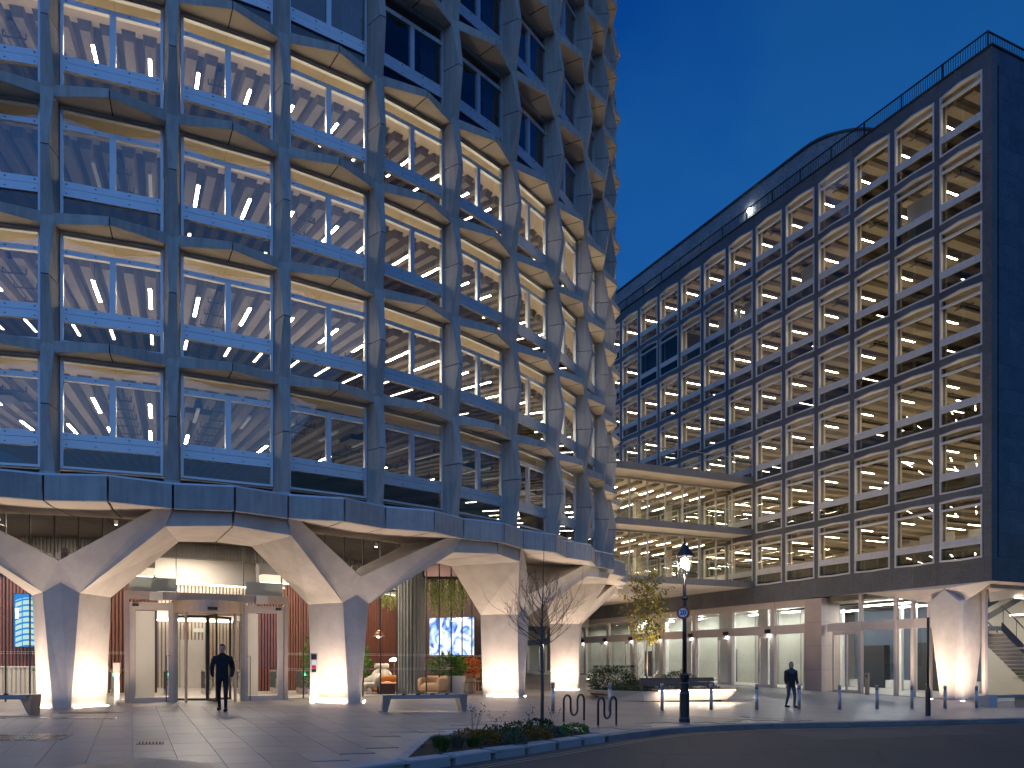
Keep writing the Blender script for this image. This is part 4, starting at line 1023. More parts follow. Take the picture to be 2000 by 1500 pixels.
# closed dark rooms and a few white boards seen on the upper storeys
for (j, k) in DARK:
    mb = MB(); x0, x1 = -T1[j] - .14, -T0[j] + .14; z0, z1 = ZS + k * FH + .145, ZS + (k + 1) * FH - .37
    mb.box(x0, x1, .55, .62, z0, z1); mb.build('blind', 'curtain_dark', block)
for (j, k, f0, f1, y) in ((1, 5, .0, .75, .9), (4, 5, .1, .8, 1.0), (7, 5, 0, 1, 1.2), (6, 5, .1, .7, 1.1), (1, 0, .15, 1.0, 1.4), (0, 0, .1, 1.0, 1.8), (0, 1, .1, 1, 1.5)):
    hgt = 2.3 if k > 2 else 1.5
    mb = MB(); x0 = -T1[j]; w = T1[j] - T0[j]; mb.box(x0 + w * f0, x0 + w * f1, y, y + .08, ZS + k * FH + .15, ZS + k * FH + .15 + hgt); mb.build('partition', 'wall_white', block)
# polished end wall of stone slabs
rows = [BOT + (TOP - BOT) * i / 22 for i in range(23)]
for i in range(22):
    n = 6
    for j in range(n):
        o = .0 if i % 2 else .5
        y0 = .5 + (j - o) * 1.5 if j else .5; y1 = .5 + (j + 1 - o) * 1.5
        mb = MB(); mb.box(-.05, .0 + random.uniform(0, .004), y0 + .004, y1 - .004, rows[i] + .004, rows[i + 1] - .004)
        mb.build('stone_slab', 'granite_polished', block)
mb = MB(); mb.box(-.44, -.052, .5, 15, BOT + .02, TOP - .02); mb.build('end_wall_backing', 'seal', block)
# roof, railing, penthouse drum
mb = MB(); mb.box(-TEND, -.1, .5, 15, TOP - .4, TOP - .05); mb.build('roof', 'dark_void', block)
rl = MB(); RZ0, RZ1 = TOP + .07, TOP + 1.15
rl.box(-TEND, -.45, .40, .46, RZ1 - .06, RZ1); rl.box(-TEND, -.45, .41, .45, RZ0 + .08, RZ0 + .12)
rl.box(-.51, -.45, .46, 14, RZ1 - .06, RZ1); rl.box(-.50, -.46, .46, 14, RZ0 + .08, RZ0 + .12)
railing = rl.build('roof_railing', 'dark_metal', block)
bars = MB(); x = -.45
while x > -TEND: bars.box(x - .011, x + .011, .42, .44, RZ0 + .1, RZ1 - .05); x -= .125
y = .5
while y < 12: bars.box(-.49, -.47, y - .011, y + .011, RZ0 + .1, RZ1 - .05); y += .125
for i in range(17): bars.box(-.5 - i * 2.3, -.44 - i * 2.3, .40, .46, RZ0, RZ1)
bars.build('baluster', 'dark_metal', railing, kind='stuff')
pmat('mesh_screen', (0.26, 0.27, 0.29), (0.17, 0.175, 0.19), 1, .7, fine=.45, bscale=6)
mb = MB(); PT0, PY, PR = 11.0, 3.0, 3.2
prof = [(-TEND - 4, PY)] + [(-PT0 - PR + PR * math.sin(a), PY + PR - PR * math.cos(a)) for a in [R(9 * i) for i in range(0, 21)]] + [(-TEND - 4, PY + 2 * PR)]
mb.prism(prof, TOP - .04, 33.6); pent = mb.build('penthouse', 'mesh_screen', block)
mb = MB(); prof2 = [(x + (.08 if i not in (0, len(prof) - 1) else 0) * (1 if x > -PT0 - PR else 0), y + (-.08 if y < PY + .5 else 0)) for i, (x, y) in enumerate(prof)]
mb.prism(prof2, 33.604, 33.75); mb.build('penthouse_rim', 'dark_metal', pent)
mb = MB(); mb.box(-19.2, -19.0, PY - .16, PY - .02, 32.1, 32.35); mb.build('wall_lamp', 'cool_light', block)
mb = MB(); mb.box(-31.2, -31.0, PY - .16, PY - .02, 31.0, 31.2); mb.build('wall_lamp', 'cool_light', block)

# ---- ground storey of the block
GY = .36                      # glazing plane
def gz(t, y=GY):
    X, Y = bw(t, y); return G(X, Y)
MT = [14.1 - 3.77, 14.1, 17.97, 21.7, 25.5, 29.2, 33.0, 36.7, 40.5, 44.3, 48.1, 51.9]
pmat('shop_navy', (.10, .125, .165), (.065, .085, .12), .6, .5, fine=.1)
pmat('shop_concrete', (.44, .43, .37), (.32, .315, .27), .5, .8, fine=.1, bscale=12, stretch=(1, 1, .5))
pmat('beige_metal', (0.58, 0.49, 0.42), (0.53, 0.44, 0.38), 3, .5, fine=.04)
pmat('stone_pier', (0.46, 0.36, 0.30), (0.40, 0.31, 0.26), 1.2, .6, fine=.06, bscale=30, objvar=.05)
gf = block
def mull(t, w=.16, z1=BOT - .004, y0=GY - .09, y1=GY + .14):
    mb = MB(); mb.box(-t - w / 2, -t + w / 2, y0, y1, gz(t) - .1, z1); mb.build('mullion', 'beige_metal', gf)
for t in MT: mull(t, .34)
for a, b in zip(MT, MT[1:]):
    mb = MB(); mb.box(-b + .17, -a - .17, GY - .05, GY + .1, 3.04, 3.58); mb.build('transom_panel', 'beige_metal', gf)
    mb = MB(); mb.box(-b + .17, -a - .17, GY - .05, GY + .1, BOT - .42, BOT - .004); mb.build('head_panel', 'beige_metal', gf)
    n = 3
    for q in range(n):
        x0, x1 = -b + .17 + (b - a - .34) * q / n, -b + .17 + (b - a - .34) * (q + 1) / n
        zb = gz((a + b) / 2)
        mb = MB(); mb.box(x0 + .006, x1 - .006, GY, GY + .012, zb - .05, 3.045); mb.build('glass_panel', 'glass_clear', gf)
        mb = MB(); mb.box(x0 + .006, x1 - .006, GY, GY + .012, 3.575, BOT - .41); mb.build('glass_panel', 'glass_clear', gf)
    # a door leaf in each bay
    x = -a - .17
    mb = MB(); zb = gz(a + .6)
    mb.box(x - 1.1, x - 1.0, GY - .045, GY + .06, zb, 3.03); mb.box(x - .09, x, GY - .045, GY + .06, zb, 3.03); mb.box(x - 1.0, x - .09, GY - .04, GY + .05, 2.86, 3.02); mb.box(x - 1.0, x - .09, GY - .04, GY + .05, zb, zb + .18)
    d = mb.build('door', 'beige_metal', gf)
    mb = MB(); mb.box(x - .95, x - .92, GY - .10, GY - .07, .7, 1.9); mb.build('handle', 'steel', d)
    mb = MB(); mb.box(x - .30, x + .02, GY - .28, GY - .055, 3.12, 3.36); mb.build('light_fitting', 'dark_metal', gf); arealight('door_lamp', (x - .14, GY - .2, 3.1), (0, 0, 0), .25, .12, 4, (.95, .97, 1), gf)
# stone pier on the facade line
mb = MB(); zb = gz(10.5) - .15
for i in range(4):
    z0, z1 = zb + (BOT - .05 - zb) * i / 4, zb + (BOT - .05 - zb) * (i + 1) / 4
    q = MB(); q.box(-11.15, -9.93, -.02, 1.38, z0 + (.006 if i else 0), z1 - .006); q.build('stone_cladding', 'stone_pier', gf)
q = MB(); q.box(-11.12, -9.96, .01, 1.35, zb, BOT - .06); q.build('pier_core', 'seal', gf)
# glazing between the pier and the corner column
MT2 = [9.9, 7.55, 5.35, 4.35, 3.42, 2.3]
for t in MT2[1:]: mull(t, .14)
for a, b in zip(MT2[1:], MT2):
    top = BOT - .03 if a > 5 else 4.35 + .2 * (a - 2.3) 
    zb = gz((a + b) / 2)
    mb = MB(); mb.box(-b + .07, -a - .07, GY - .04, GY + .08, 3.04, 3.52); mb.build('transom_panel', 'beige_metal', gf)
    mb = MB(); mb.box(-b + .07, -a - .07, GY, GY + .012, zb - .05, 3.045); mb.build('glass_panel', 'glass_clear', gf)
    mb = MB(); mb.box(-b + .07, -a - .07, GY, GY + .012, 3.515, BOT - .05); mb.build('glass_panel', 'glass_clear', gf)
mb = MB(); x = -7.6
zb = gz(8.5)
for x0 in (-9.45, -8.55): mb.box(x0, x0 + .09, GY - .05, GY + .06, zb, 3.03)
mb.box(-7.72, -7.63, GY - .05, GY + .06, zb, 3.03); mb.box(-9.36, -7.72, GY - .045, GY + .05, 2.85, 3.02); mb.box(-9.36, -7.72, GY - .045, GY + .05, zb, zb + .15)
mb.build('door', 'beige_metal', gf)
# interior of the ground storey
FL = -.16
mb = MB(); mb.hexa([(-52, .5, FL - .1), (-.3, .5, -.75), (-.3, 14, -.75), (-52, 14, FL - .1)], [(-52, .5, gz(52) + .02), (-.3, .5, gz(.3) + .02), (-.3, 14, gz(.3) + .02), (-52, 14, gz(52) + .02)]); mb.build('shop_floor', 'floor_light', gf)
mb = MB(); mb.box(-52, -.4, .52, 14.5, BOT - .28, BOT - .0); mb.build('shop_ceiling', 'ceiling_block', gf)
mb = MB(); mb.box(-52, -14.3, 4.0, 4.2, -.6, BOT - .29); mb.build('shop_wall', 'shop_concrete', gf)
mb = MB(); mb.box(-14.3, -5.5, 7.5, 7.7, -.7, BOT - .29); mb.build('shop_dark_wall', 'shop_navy', gf)
mb = MB(); mb.box(-14.3, -5.5, 7.1, 7.48, -.7, .25); mb.build('shop_plinth', 'wall_white', gf)
for t in (6.3, 8.1, 9.0, 11.9, 13.3):
    mb = MB(); mb.box(-t - .09, -t + .09, 5.2, 5.4, -.7, BOT - .29); mb.build('shop_post', 'wall_white', gf)
for t in (15, 17.5, 19.2, 22.9, 26.4, 30.1, 34, 38, 42):
    mb = MB(); mb.box(-t - .03, -t + .03, 3.97, 3.995, -.4, BOT - .29); mb.box(-t - .5, -t - .46, 3.97, 3.995, -.4, BOT - .29); mb.build('panel_joint', 'fluted_gap', gf)
for t in (12.2, 16.2, 20, 24, 27.6, 31): 
    mb = MB(); mb.box(-t - .5, -t + .4, 1.5, 2.2, -.6, BOT - .285); mb.build('shop_pier', 'wall_white', gf)
mb = MB(); mb.box(-13.2, -11.6, 7.0, 7.48, -.6, 2.4); mb.box(-9.3, -7.4, 7.0, 7.48, -.6, 2.5); mb.build('shop_dark_panel', 'dark_void', gf)
for t, w in ((18.4, .9), (22.2, 1.3), (27.2, 1.0), (32.3, 1.2)):
    mb = MB(); mb.box(-t - w / 2, -t + w / 2, 3.93, 3.998, -.4, 2.3); mb.build('shop_doorway', 'dark_void', gf)
for t in (7, 8.6, 12.6, 15, 18, 21, 24.5, 28, 31.5):
    mb = MB(); mb.box(-t - .75, -t + .75, 2.6, 2.72, BOT - .52, BOT - .46); mb.build('tube_lamp', 'cool_light', gf)
    if t < 16:
        mb = MB(); mb.box(-t - .75, -t + .75, 5.2, 5.32, BOT - .52, BOT - .46); mb.build('tube_lamp', 'cool_light', gf)
for t in (8, 12.5, 17, 21.5, 26, 30.5, 35, 40, 45): arealight('shop_lamp', (-t, 2.4, BOT - .6), (0, 0, 0), 2.5, 1.6, 44, (.96, .98, .90), block)
mb = MB(); mb.box(-52.3, -52.05, .3, 14, -.8, BOT); mb.box(-52.3, -8, 11.5, 11.7, -.8, BOT); mb.box(-8.2, -8, 7.7, 11.5, -.8, BOT - .29); mb.build('rear_wall', 'wall_white', gf)
# pipes under the shop ceiling
mb = MB()
for y in (1.6, 3.2, 3.9, 6.2): mb.tube([(-14, y, BOT - .42), (-4.5, y, BOT - .42)], .05, 6)
mb.build('ceiling_pipe', 'dark_metal', gf)
# soffit fold that sweeps down to the corner column
A = (-8.9, 0.0, BOT - .012); B = (0.0, 0.0, BOT - .012); 
Cc = [(-3.22, .02, 4.20), (-2.36, -.01, 4.80), (-1.50, .02, 4.20)]
mb = MB()
mb.quad(A, (-2.36, -.01, 4.86), (-3.22, .30, 4.22), (-7.2, .34, BOT - .03))
mb.quad(A, B, (-2.36, -.01, 4.86))
mb.quad((-2.36, -.01, 4.86), B, (-1.50, .30, 4.22))
mb.quad(B, (-.0, 1.2, BOT - .012), (-.75, .9, 4.86), (-1.50, .30, 4.22))
mb.quad(B, (0, 6.5, BOT - .012), (-.75, .9, 4.86)); mb.quad((0, 6.5, BOT - .012), (-1.5, 2.1, 4.22), (-.75, .9, 4.86))
mb.quad((-.02, 1.0, BOT - .012), (-.02, 14, BOT - .012), (-1.5, 14, BOT - .012), (-1.5, 1.2, BOT - .2))
mb.build('folded_soffit', 'soffit', gf)
# faceted corner column
mb = MB(); zb = gz(2.2, .6) - .2
b = [(-2.72, .25, zb), (-2.02, .25, zb), (-1.72, .5, zb), (-1.72, 1.25, zb), (-2.72, 1.25, zb)]
t_ = [(-3.20, .0, 4.22), (-1.62, .0, 4.22), (-1.45, .1, 4.22), (-1.45, 1.75, 4.22), (-3.20, 1.75, 4.22)]
mb.quad(b[0], b[1], t_[1], (-2.36, .0, 4.82), t_[0]); mb.quad(b[1], b[2], t_[2], t_[1]); mb.quad(b[2], b[3], t_[3], (-1.45, .9, 4.84), t_[2]); mb.quad(b[3], b[4], t_[4], t_[3]); mb.quad(b[4], b[0], t_[0], t_[4])
mb.quad(t_[0], (-2.36, .0, 4.82), (-2.36, .9, 4.9), t_[4]); mb.quad(t_[1], t_[2], (-1.45, .9, 4.84), (-2.36, .9, 4.9), (-2.36, .0, 4.82)); mb.quad(t_[3], t_[4], (-2.36, .9, 4.9), (-1.45, .9, 4.84))
mb.build('corner_column', 'concrete_col', gf)
# recessed round uplights by the corner column
for (t, y) in ((3.05, -.25), (2.75, -.42), (1.3, -.15), (1.0, .9)):
    X, Y = bw(t, y)
    mb = MB(); mb.lathe([(.09, -.03), (.09, .012)], 14)
    tag(mb.build('ground_uplight', 'uplight', None, loc=(X, Y, G(X, Y))), 'small round ground uplight at the foot of the faceted corner column', 'uplight', 'round uplights at the corner column')
for (t, y, px) in ((3.4, -1.3, 1), (.2, -.3, 1)):
    X, Y = bw(t, y); lo_ = arealight('uplight', (X, Y, G(X, Y) + .03), (0, 0, 0), .5, .5, 95, (1, .80, .64), None, spread=R(120)); tgt = Vector((*bw(2.2, .5), 3.6)) - Vector((X, Y, 0)); lo_.rotation_euler = tgt.to_track_quat('-Z', 'Y').to_euler()
# glazed corner with a stair inside
for (t, y) in ((1.15, 1.2), (.35, 3.1), (.35, 5.2), (.35, 7.3)):
    mb = MB(); X, Y = bw(t, y); mb.box(-t - .09, -t + .09, y - .09, y + .09, G(X, Y) - .1, BOT - .05); mb.build('mullion', 'beige_metal', gf)
mb = MB(); mb.box(-.36, -.348, 3.2, 5.1, -.7, BOT - .1); mb.box(-.36, -.348, 5.3, 7.2, -.7, BOT - .1); mb.build('glass_panel', 'glass_clear', gf)
mb = MB(); mb.hexa([(-1.1, 1.25, -.7), (-.40, 3.02, -.7), (-.41, 3.03, -.7), (-1.11, 1.26, -.7)], [(-1.1, 1.25, BOT - .1), (-.40, 3.02, BOT - .1), (-.41, 3.03, BOT - .1), (-1.11, 1.26, BOT - .1)]); mb.build('glass_panel', 'glass_clear', gf)
mb = MB(); mb.box(-5.4, -.6, 7.4, 7.6, -.7, BOT - .3); mb.build('stair_hall_wall', 'wall_warm', gf)
sx0, sx1 = -2.6, -1.2
st = MB()
stair = put(None, 'staircase', block)
for i in range(15):
    q = MB(); y = 2.9 + i * .29; q.box(sx0, sx1, y - .30, y, -.5 + (14 - i) * .19 - .05 + .6, -.5 + (14 - i) * .19 + .6); q.build('tread', 'floor_light', stair)
for x in (sx0 - .06, sx1):
    q = MB(); q.hexa([(x, 2.5, 2.85), (x + .06, 2.5, 2.85), (x + .06, 7.0, .0), (x, 7.0, .0)], [(x, 2.5, 3.23), (x + .06, 2.5, 3.23), (x + .06, 7.0, .38), (x, 7.0, .38)]); q.build('stringer', 'dark_metal', stair)
    q = MB(); q.tube([(x + .03, 2.5, 4.05), (x + .03, 7.0, 1.2)], .03, 6)
    for j in range(5): q.tube([(x + .03, 2.6 + j, 3.0 - j * .633), (x + .03, 2.6 + j, 3.98 - j * .633)], .015, 6)
    q.build('handrail', 'dark_metal', stair)
mb = MB(); mb.hexa([(sx0, 2.9, 2.55), (sx1, 2.9, 2.55), (sx1, 7.0, -.05), (sx0, 7.0, -.05)], [(sx0, 2.9, 2.75), (sx1, 2.9, 2.75), (sx1, 7.0, .15), (sx0, 7.0, .15)]); mb.build('waist_slab', 'ceiling_block', stair)
mb = MB(); mb.box(-4.4, sx1, 1.6, 2.9, 2.85, 3.05); mb.build('landing', 'ceiling_block', stair)
for zz in (.55, 2.0, 3.5):
    mb = MB(); mb.box(-1.0, -.34, 3.05, 7.3, zz - .04, zz + .04); mb.build('glazing_transom', 'bronze_frame', stair)
for i in range(2):
    mb = MB(); mb.hexa([(-4.3 + i * 1.3, 2.9, 3.0), (-4.22 + i * 1.3, 2.9, 3.0), (-4.22 + i * 1.3, 6.9, 4.6), (-4.3 + i * 1.3, 6.9, 4.6)], [(-4.3 + i * 1.3, 2.9, 3.3), (-4.22 + i * 1.3, 2.9, 3.3), (-4.22 + i * 1.3, 6.9, 4.9), (-4.3 + i * 1.3, 6.9, 4.9)]); mb.build('upper_stringer', 'dark_metal', stair)
mb = MB(); mb.box(-3.2, -.7, 6.2, 6.3, 3.75, 3.82); mb.box(-1.0, -.9, 3.2, 4.6, 4.4, 4.45); mb.build('strip_lamp', 'lobby_light', block)
arealight('stair_lamp', (-2.2, 4.2, BOT - .4), (0, 0, 0), 1.5, 3, 60, (1, .84, .66), block)

# ================================================================== LINK BRIDGE between the two buildings (local frame: x toward the block, y away from the camera)
LK = bw(15.5, 0)
link = thing('link_bridge', 'glazed two-storey bridge with glass balustrades joining tower and block', 'bridge', (LK[0], LK[1], 0), math.atan2(.4273, .9041))
LL = 14.0; LZ = [4.85, 8.17, 11.42]
LY = 1.9
for i, z in enumerate(LZ):
    top = [6.38, 9.70, 12.95][i] if False else z + 1.5
pmat('bridge_edge', (0.20, 0.195, 0.19), (0.16, 0.155, 0.15), 2, .5, metal=.2, fine=.05)
LT = [6.40, 9.70, 12.95]; LB = [6.02, 9.33, 12.54]
for i in range(3):
    mb = MB(); mb.box(-LL, -.01, -.02, .14, LB[i], LT[i]); mb.build('edge_beam', 'bridge_edge', link)
    mb = MB(); mb.box(-LL - (4 if i == 0 else 0), -.01, .14, 40 if i == 0 else 12, LB[i] + .03, LT[i] - .06); mb.build('deck', 'soffit', link)  # lowest deck stretched far back, added lit soffit covering the dark wall
    # glass balustrade with handrail and posts
    for j in range(8):
        x0 = -LL + j * LL / 8
        mb = MB(); mb.box(x0 + .01, x0 + LL / 8 - .01, .03, .045, LT[i] - .02, LT[i] + 1.08); mb.build('balustrade_glass', 'glass_rail', link)
    mb = MB(); mb.tube([(-LL, .04, LT[i] + 1.11), (-.03, .04, LT[i] + 1.11)], .025, 6); mb.build('handrail', 'steel', link)
for i in range(2):
    zf, zc = LT[i] - .06, LB[i + 1] + .03
    xs_ = [-1.35 - 1.32 * j for j in range(10)]
    for j, x in enumerate([-.02] + xs_):
        mb = MB(); w = .13 if j == 2 else .075; mb.box(x - w / 2, x + w / 2, LY - .06, LY + .08, zf, zc); mb.build('mullion', 'frame_pale', link)
    mb = MB(); mb.box(-LL, -.02, LY - .05, LY + .07, zc - .12, zc - .005); mb.box(-LL, -.02, LY - .05, LY + .07, zf + .005, zf + .10); mb.build('glazing_rail', 'frame_pale', link)
    for j, (x0, x1) in enumerate(zip(xs_ + [-LL], [-.02] + xs_)):
        mb = MB(); mb.box(x0 + .03, x1 - .03, LY, LY + .012, zf + .08, zc - .10); mb.build('pane', 'glass_block', link)
    mb = MB(); mb.box(-LL, 2.0, 11.0, 11.2, zf, zc); mb.build('back_wall', 'wall_warm', link)
    mb = MB(); mb.box(-LL, -.02, LY + .1, 11.0, zf + .002, zf + .03); mb.build('floor_finish', 'floor_pale', link)
    for j in range(9):
        for y in (3.2, 7.4):
            mb = MB(); x = -.9 - j * 1.35 - (y % 2) * .3; mb.box(x - .04, x + .04, y, y + 1.5, zc - .32, zc - .26); mb.down().build('strip_lamp', ['aluminium', 'strip_light_block'], link)
    for j in range(10):
        mb = MB(); x = -.2 - j * 1.35; mb.box(x - .08, x + .08, LY + .2, 11, zc - .22, zc); mb.build('ceiling_rib', 'ceiling_block', link)
    for j in range(5):
        mb = MB(); x = -1.2 - j * 2.6; mb.box(x - .2, x + .2, 7.0, 7.4, zf, zc); mb.build('inner_post', 'wall_warm', link)
# side wall where the bridge meets the block
for i in range(2):
    mb = MB(); mb.box(-.9, .0, LY - .03, LY + .05, LT[i], LB[i + 1]); 


# added fill lamps, hidden from view, that brighten the bridge soffit
for i, (x, y) in enumerate(((7.6, 42.6), (11.2, 44.6), (5.5, 58.0))):
    mb = MB(); mb.lathe([(.10, -.03), (.10, .012)], 14)
    tag(mb.build('ground_uplight', 'uplight', None, loc=(x, y, G(x, y))), ['round ground uplight under the bridge behind the planter hedge', 'round ground uplight under the bridge near the shop doors', 'round ground uplight far under the bridge beyond the last planter'][i], 'uplight')
    arealight('bridge_uplight', (x, y, G(x, y) + .03), (R(180), 0, 0), .3, .3, 150, (1, .80, .62), None, spread=R(160))

mb = MB(); mb.box(-18.0, -.03, 20.0, 20.4, 4.35, LB[0] + .035); mb.build('downstand_beam', 'soffit', link)  # beam added to put a lit soffit face before the dark far wall
# ================================================================== STREET FURNITURE
BA = math.atan2(.4273, .9041)
pmat('bench_metal', (.34, .31, .28), (.28, .255, .23), 3, .4, metal=.6, fine=.05)
pmat('bench_slab', (.30, .275, .25), (.25, .23, .21), 3, .5, metal=.2)
emat('led_warm', (1, .80, .58), 22)
pmat('timber', (.22, .115, .065), (.14, .07, .04), 2.5, .55, fine=.12, stretch=(.25, 5, 5), bscale=20)
pmat('timber_seat', (.42, .24, .12), (.31, .17, .08), 2.5, .5, fine=.1, stretch=(.25, 5, 5), bscale=20)
pmat('planter_concrete', (.50, .45, .395), (.43, .385, .34), 1.5, .75, fine=.07, bump=.15)
def bench(x, y, rz, L_, label, legs='wedge'):
    t = thing('bench', label, 'bench', (x, y, G(x, y)), rz)
    mb = MB(); mb.box(-L_ / 2 + .1, L_ / 2 - .1, -.22, .22, .44, .485); mb.box(-L_ / 2 + .1, L_ / 2 - .1, -.222, -.19, .375, .44); mb.build('seat', 'bench_slab', t)
    for s in (-1, 1):
        mb = MB()
        if legs == 'wedge':
            b = [(s * (L_ / 2), -.17), (s * (L_ / 2 - .13), -.17), (s * (L_ / 2 - .13), .17), (s * (L_ / 2), .17)]
            tp = [(s * (L_ / 2 + .0), -.235), (s * (L_ / 2 - .26), -.235), (s * (L_ / 2 - .26), .235), (s * (L_ / 2 + .0), .235)]
            if s > 0: b, tp = b[::-1], tp[::-1]
            mb.hexa([(*p, -.03) for p in b], [(*p, .49) for p in tp])
        elif legs == 'vee':
            e = s * L_ / 2
            mb.hexa([(e - .03, -.2, -.02), (e + .0, -.2, -.02), (e + .0, .2, -.02), (e - .03, .2, -.02)], [(e - .0, -.22, .49), (e + .03, -.22, .49), (e + .03, .22, .49), (e - .0, .22, .49)])
            mb.hexa([(e - .06, -.2, -.02), (e - .03, -.2, -.02), (e - .03, .2, -.02), (e - .06, .2, -.02)], [(e - s * .26 - .015, -.22, .44), (e - s * .26 + .015, -.22, .44), (e - s * .26 + .015, .22, .44), (e - s * .26 - .015, .22, .44)])
        else:
            mb.box(s * L_ / 2 - .24, s * L_ / 2 + .24, -.24, .24, -.03, .46)
        mb.build('leg', 'bench_metal' if legs != 'block' else 'planter_concrete', t)
    if legs != 'block':
        for i in range(4):
            mb = MB(); xx = -L_ / 2 + .6 + i * (L_ - 1.2) / 3; mb.box(xx - .05, xx + .05, -.19, -.15, .485, .515); mb.build('stud', 'black_matt', t)
        mb = MB(); mb.box(-L_ / 2 + .3, L_ / 2 - .3, -.185, -.165, .42, .438); mb.build('led_strip', 'led_warm', t)
    return t
bench(-2.49, 22.62, .40, 2.45, 'metal bench with tapered legs and under-glow in front of the lounge glass')
bench(-12.95, 19.55, .06, 2.6, 'metal bench with splayed thin legs beside the long drainage grating', 'vee')
fx, fy = 20.5, 33.3
bench(fx, fy, BA * .9, 2.2, 'bench with pale block legs outside the staircase glazing', 'block')

# bollards
BOL = [(1.22, 23.98), (3.01, 24.69), (4.77, 25.51), (6.57, 26.48), (8.32, 27.29), (10.02, 28.01), (11.66, 28.58), (13.35, 29.37), (15.05, 30.22), (16.71, 30.98), (18.33, 31.68)]
pmat('bollard_steel', (.42, .41, .42), (.36, .35, .36), 5, .35, metal=.85, fine=.04)
m1 = MB().lathe([(.055, -.05), (.055, .70)], 16).mesh('post', 'bollard_steel', True)
m1b = MB().lathe([(.056, .715), (.056, .855), (.05, .87)], 16).mesh('cap', 'bollard_steel', True)
m2 = MB().lathe([(.051, .699), (.051, .716)], 16).mesh('reflective_band', 'black_matt')
for me in (m1, m1b):
    for p in me.polygons:
        if abs(p.normal.z) > .9: p.use_smooth = False
BLAB = ['steel bollard between the bare tree and the cycle stands', 'steel bollard just behind the cycle stand beside the kerb', 'steel bollard before the low corner end of the timber seat', 'steel bollard before the timber seat, next after the street lamp',
        'steel bollard just past the flared end of the raised planter', 'steel bollard beside the person in blue jeans', 'steel bollard in front of the square stone pier', 'steel bollard in front of the glazed double door', 'steel bollard between the double door and the plain black post',
        'steel bollard in front of the faceted corner column', 'steel bollard between the corner column and the block-legged bench']
for (x, y), lb in zip(BOL, BLAB):
    t = thing('bollard', lb, 'bollard', (x, y, G(x, y)), 0, 'steel bollards along the pavement')
    put(m1, 'post', t); put(m1b, 'cap', t); put(m2, 'band', t)

# cycle stands
def cycle_stand(p, q, label):
    p, q = Vector((*p, 0)), Vector((*q, 0)); W_ = (q - p).length
    t = thing('cycle_stand', label, 'cycle stand', (p.x, p.y, 0), math.atan2(q.y - p.y, q.x - p.x))
    z0, z1 = G(p.x, p.y), G(q.x, q.y); zc = (z0 + z1) / 2; r = W_ / 6
    pts = [(0, 0, z0 - .05), (0, 0, zc + .72 - r)]
    for k in range(1, 9): a = math.pi - math.pi * k / 8; pts.append((r + r * math.cos(a), 0, zc + .72 - r + r * math.sin(a)))
    pts.append((2 * r, 0, zc + .22 + r))
    for k in range(1, 9): a = math.pi + math.pi * k / 8; pts.append((3 * r + r * math.cos(a), 0, zc + .22 + r + r * math.sin(a)))
    pts.append((4 * r, 0, zc + .72 - r))
    for k in range(1, 9): a = math.pi - math.pi * k / 8; pts.append((5 * r + r * math.cos(a), 0, zc + .72 - r + r * math.sin(a)))
    pts.append((6 * r, 0, z1 - .05))
    mb = MB(); mb.tube(pts, .026, 10); mb.build('bent_tube', 'black_paint', t, smooth=True)
    for x, z in ((0, z0), (6 * r, z1)):
        mb = MB(); mb.lathe([(.03, z - .02), (.03, z + .07)], 10, (x, 0)); mb.build('foot_sleeve', 'steel', t)
cycle_stand((1.25, 19.39), (1.80, 20.05), 'black M-shaped cycle stand beside the young bare tree')
cycle_stand((2.0, 18.65), (2.5, 19.25), 'black M-shaped cycle stand beside the kerb')

# lamp post
LP = (4.52, 21.04); lz_ = G(*LP)
lp = thing('street_lamp', 'black traditional street lamp with lit lantern', 'street lamp', (*LP, lz_))
mb = MB(); mb.lathe([(.145, -.05), (.145, .10), (.13, .14), (.13, .70), (.135, .74), (.115, .80), (.12, .98), (.13, 1.0), (.13, 1.02), (.10, 1.06), (.13, 1.18), (.135, 1.24), (.08, 1.30)], 12); mb.build('base', 'black_paint', lp)
mb = MB(); mb.lathe([(.062, 1.29), (.055, 2.4), (.048, 3.2), (.044, 3.86)], 14); mb.build('pole', 'black_paint', lp, smooth=True)
mb = MB(); mb.lathe([(.06, 3.21), (.085, 3.23), (.085, 3.26), (.05, 3.28)], 14); mb.build('collar', 'black_paint', lp)
def hexring(r, z): return [(r * math.cos(R(60 * k + 30)), r * math.sin(R(60 * k + 30)), z) for k in range(6)]
mb = MB()
b0, b1 = hexring(.15, 3.93), hexring(.235, 4.36)
for k in range(6): mb.tube([b0[k], b1[k]], .012, 5)
for rg in (b0, b1):
    for k in range(6): mb.tube([rg[k], rg[(k + 1) % 6]], .014, 5)
for k in range(6): mb.tube([(.04 * math.cos(R(60 * k + 30)), .04 * math.sin(R(60 * k + 30)), 3.84), b0[k]], .012, 5)
mb.build('lantern_frame', 'black_paint', lp)
mb = MB()
for k in range(6): mb.quad(hexring(.148, 3.935)[k], hexring(.148, 3.935)[(k + 1) % 6], hexring(.232, 4.355)[(k + 1) % 6], hexring(.232, 4.355)[k])
mb.build('lantern_glass', 'glass_clear', lp)
mb = MB(); mb.hexa(hexring(.27, 4.365), hexring(.16, 4.50)); mb.hexa(hexring(.158, 4.501), hexring(.06, 4.66)); mb.lathe([(.045, 4.66), (.05, 4.70), (.02, 4.74), (.028, 4.78), (.004, 4.86)], 10); mb.build('lantern_roof', 'black_paint', lp)
emat('lantern_bulb', (1, .86, .70), 45)
mb = MB(); mb.lathe([(.02, 4.05), (.085, 4.08), (.11, 4.18), (.085, 4.28), (.02, 4.32)], 14); mb.build('bulb', 'lantern_bulb', lp, smooth=True)
ptlight('lantern_light', (0, 0, 4.19), 420, (1, .80, .60), .125, lp)
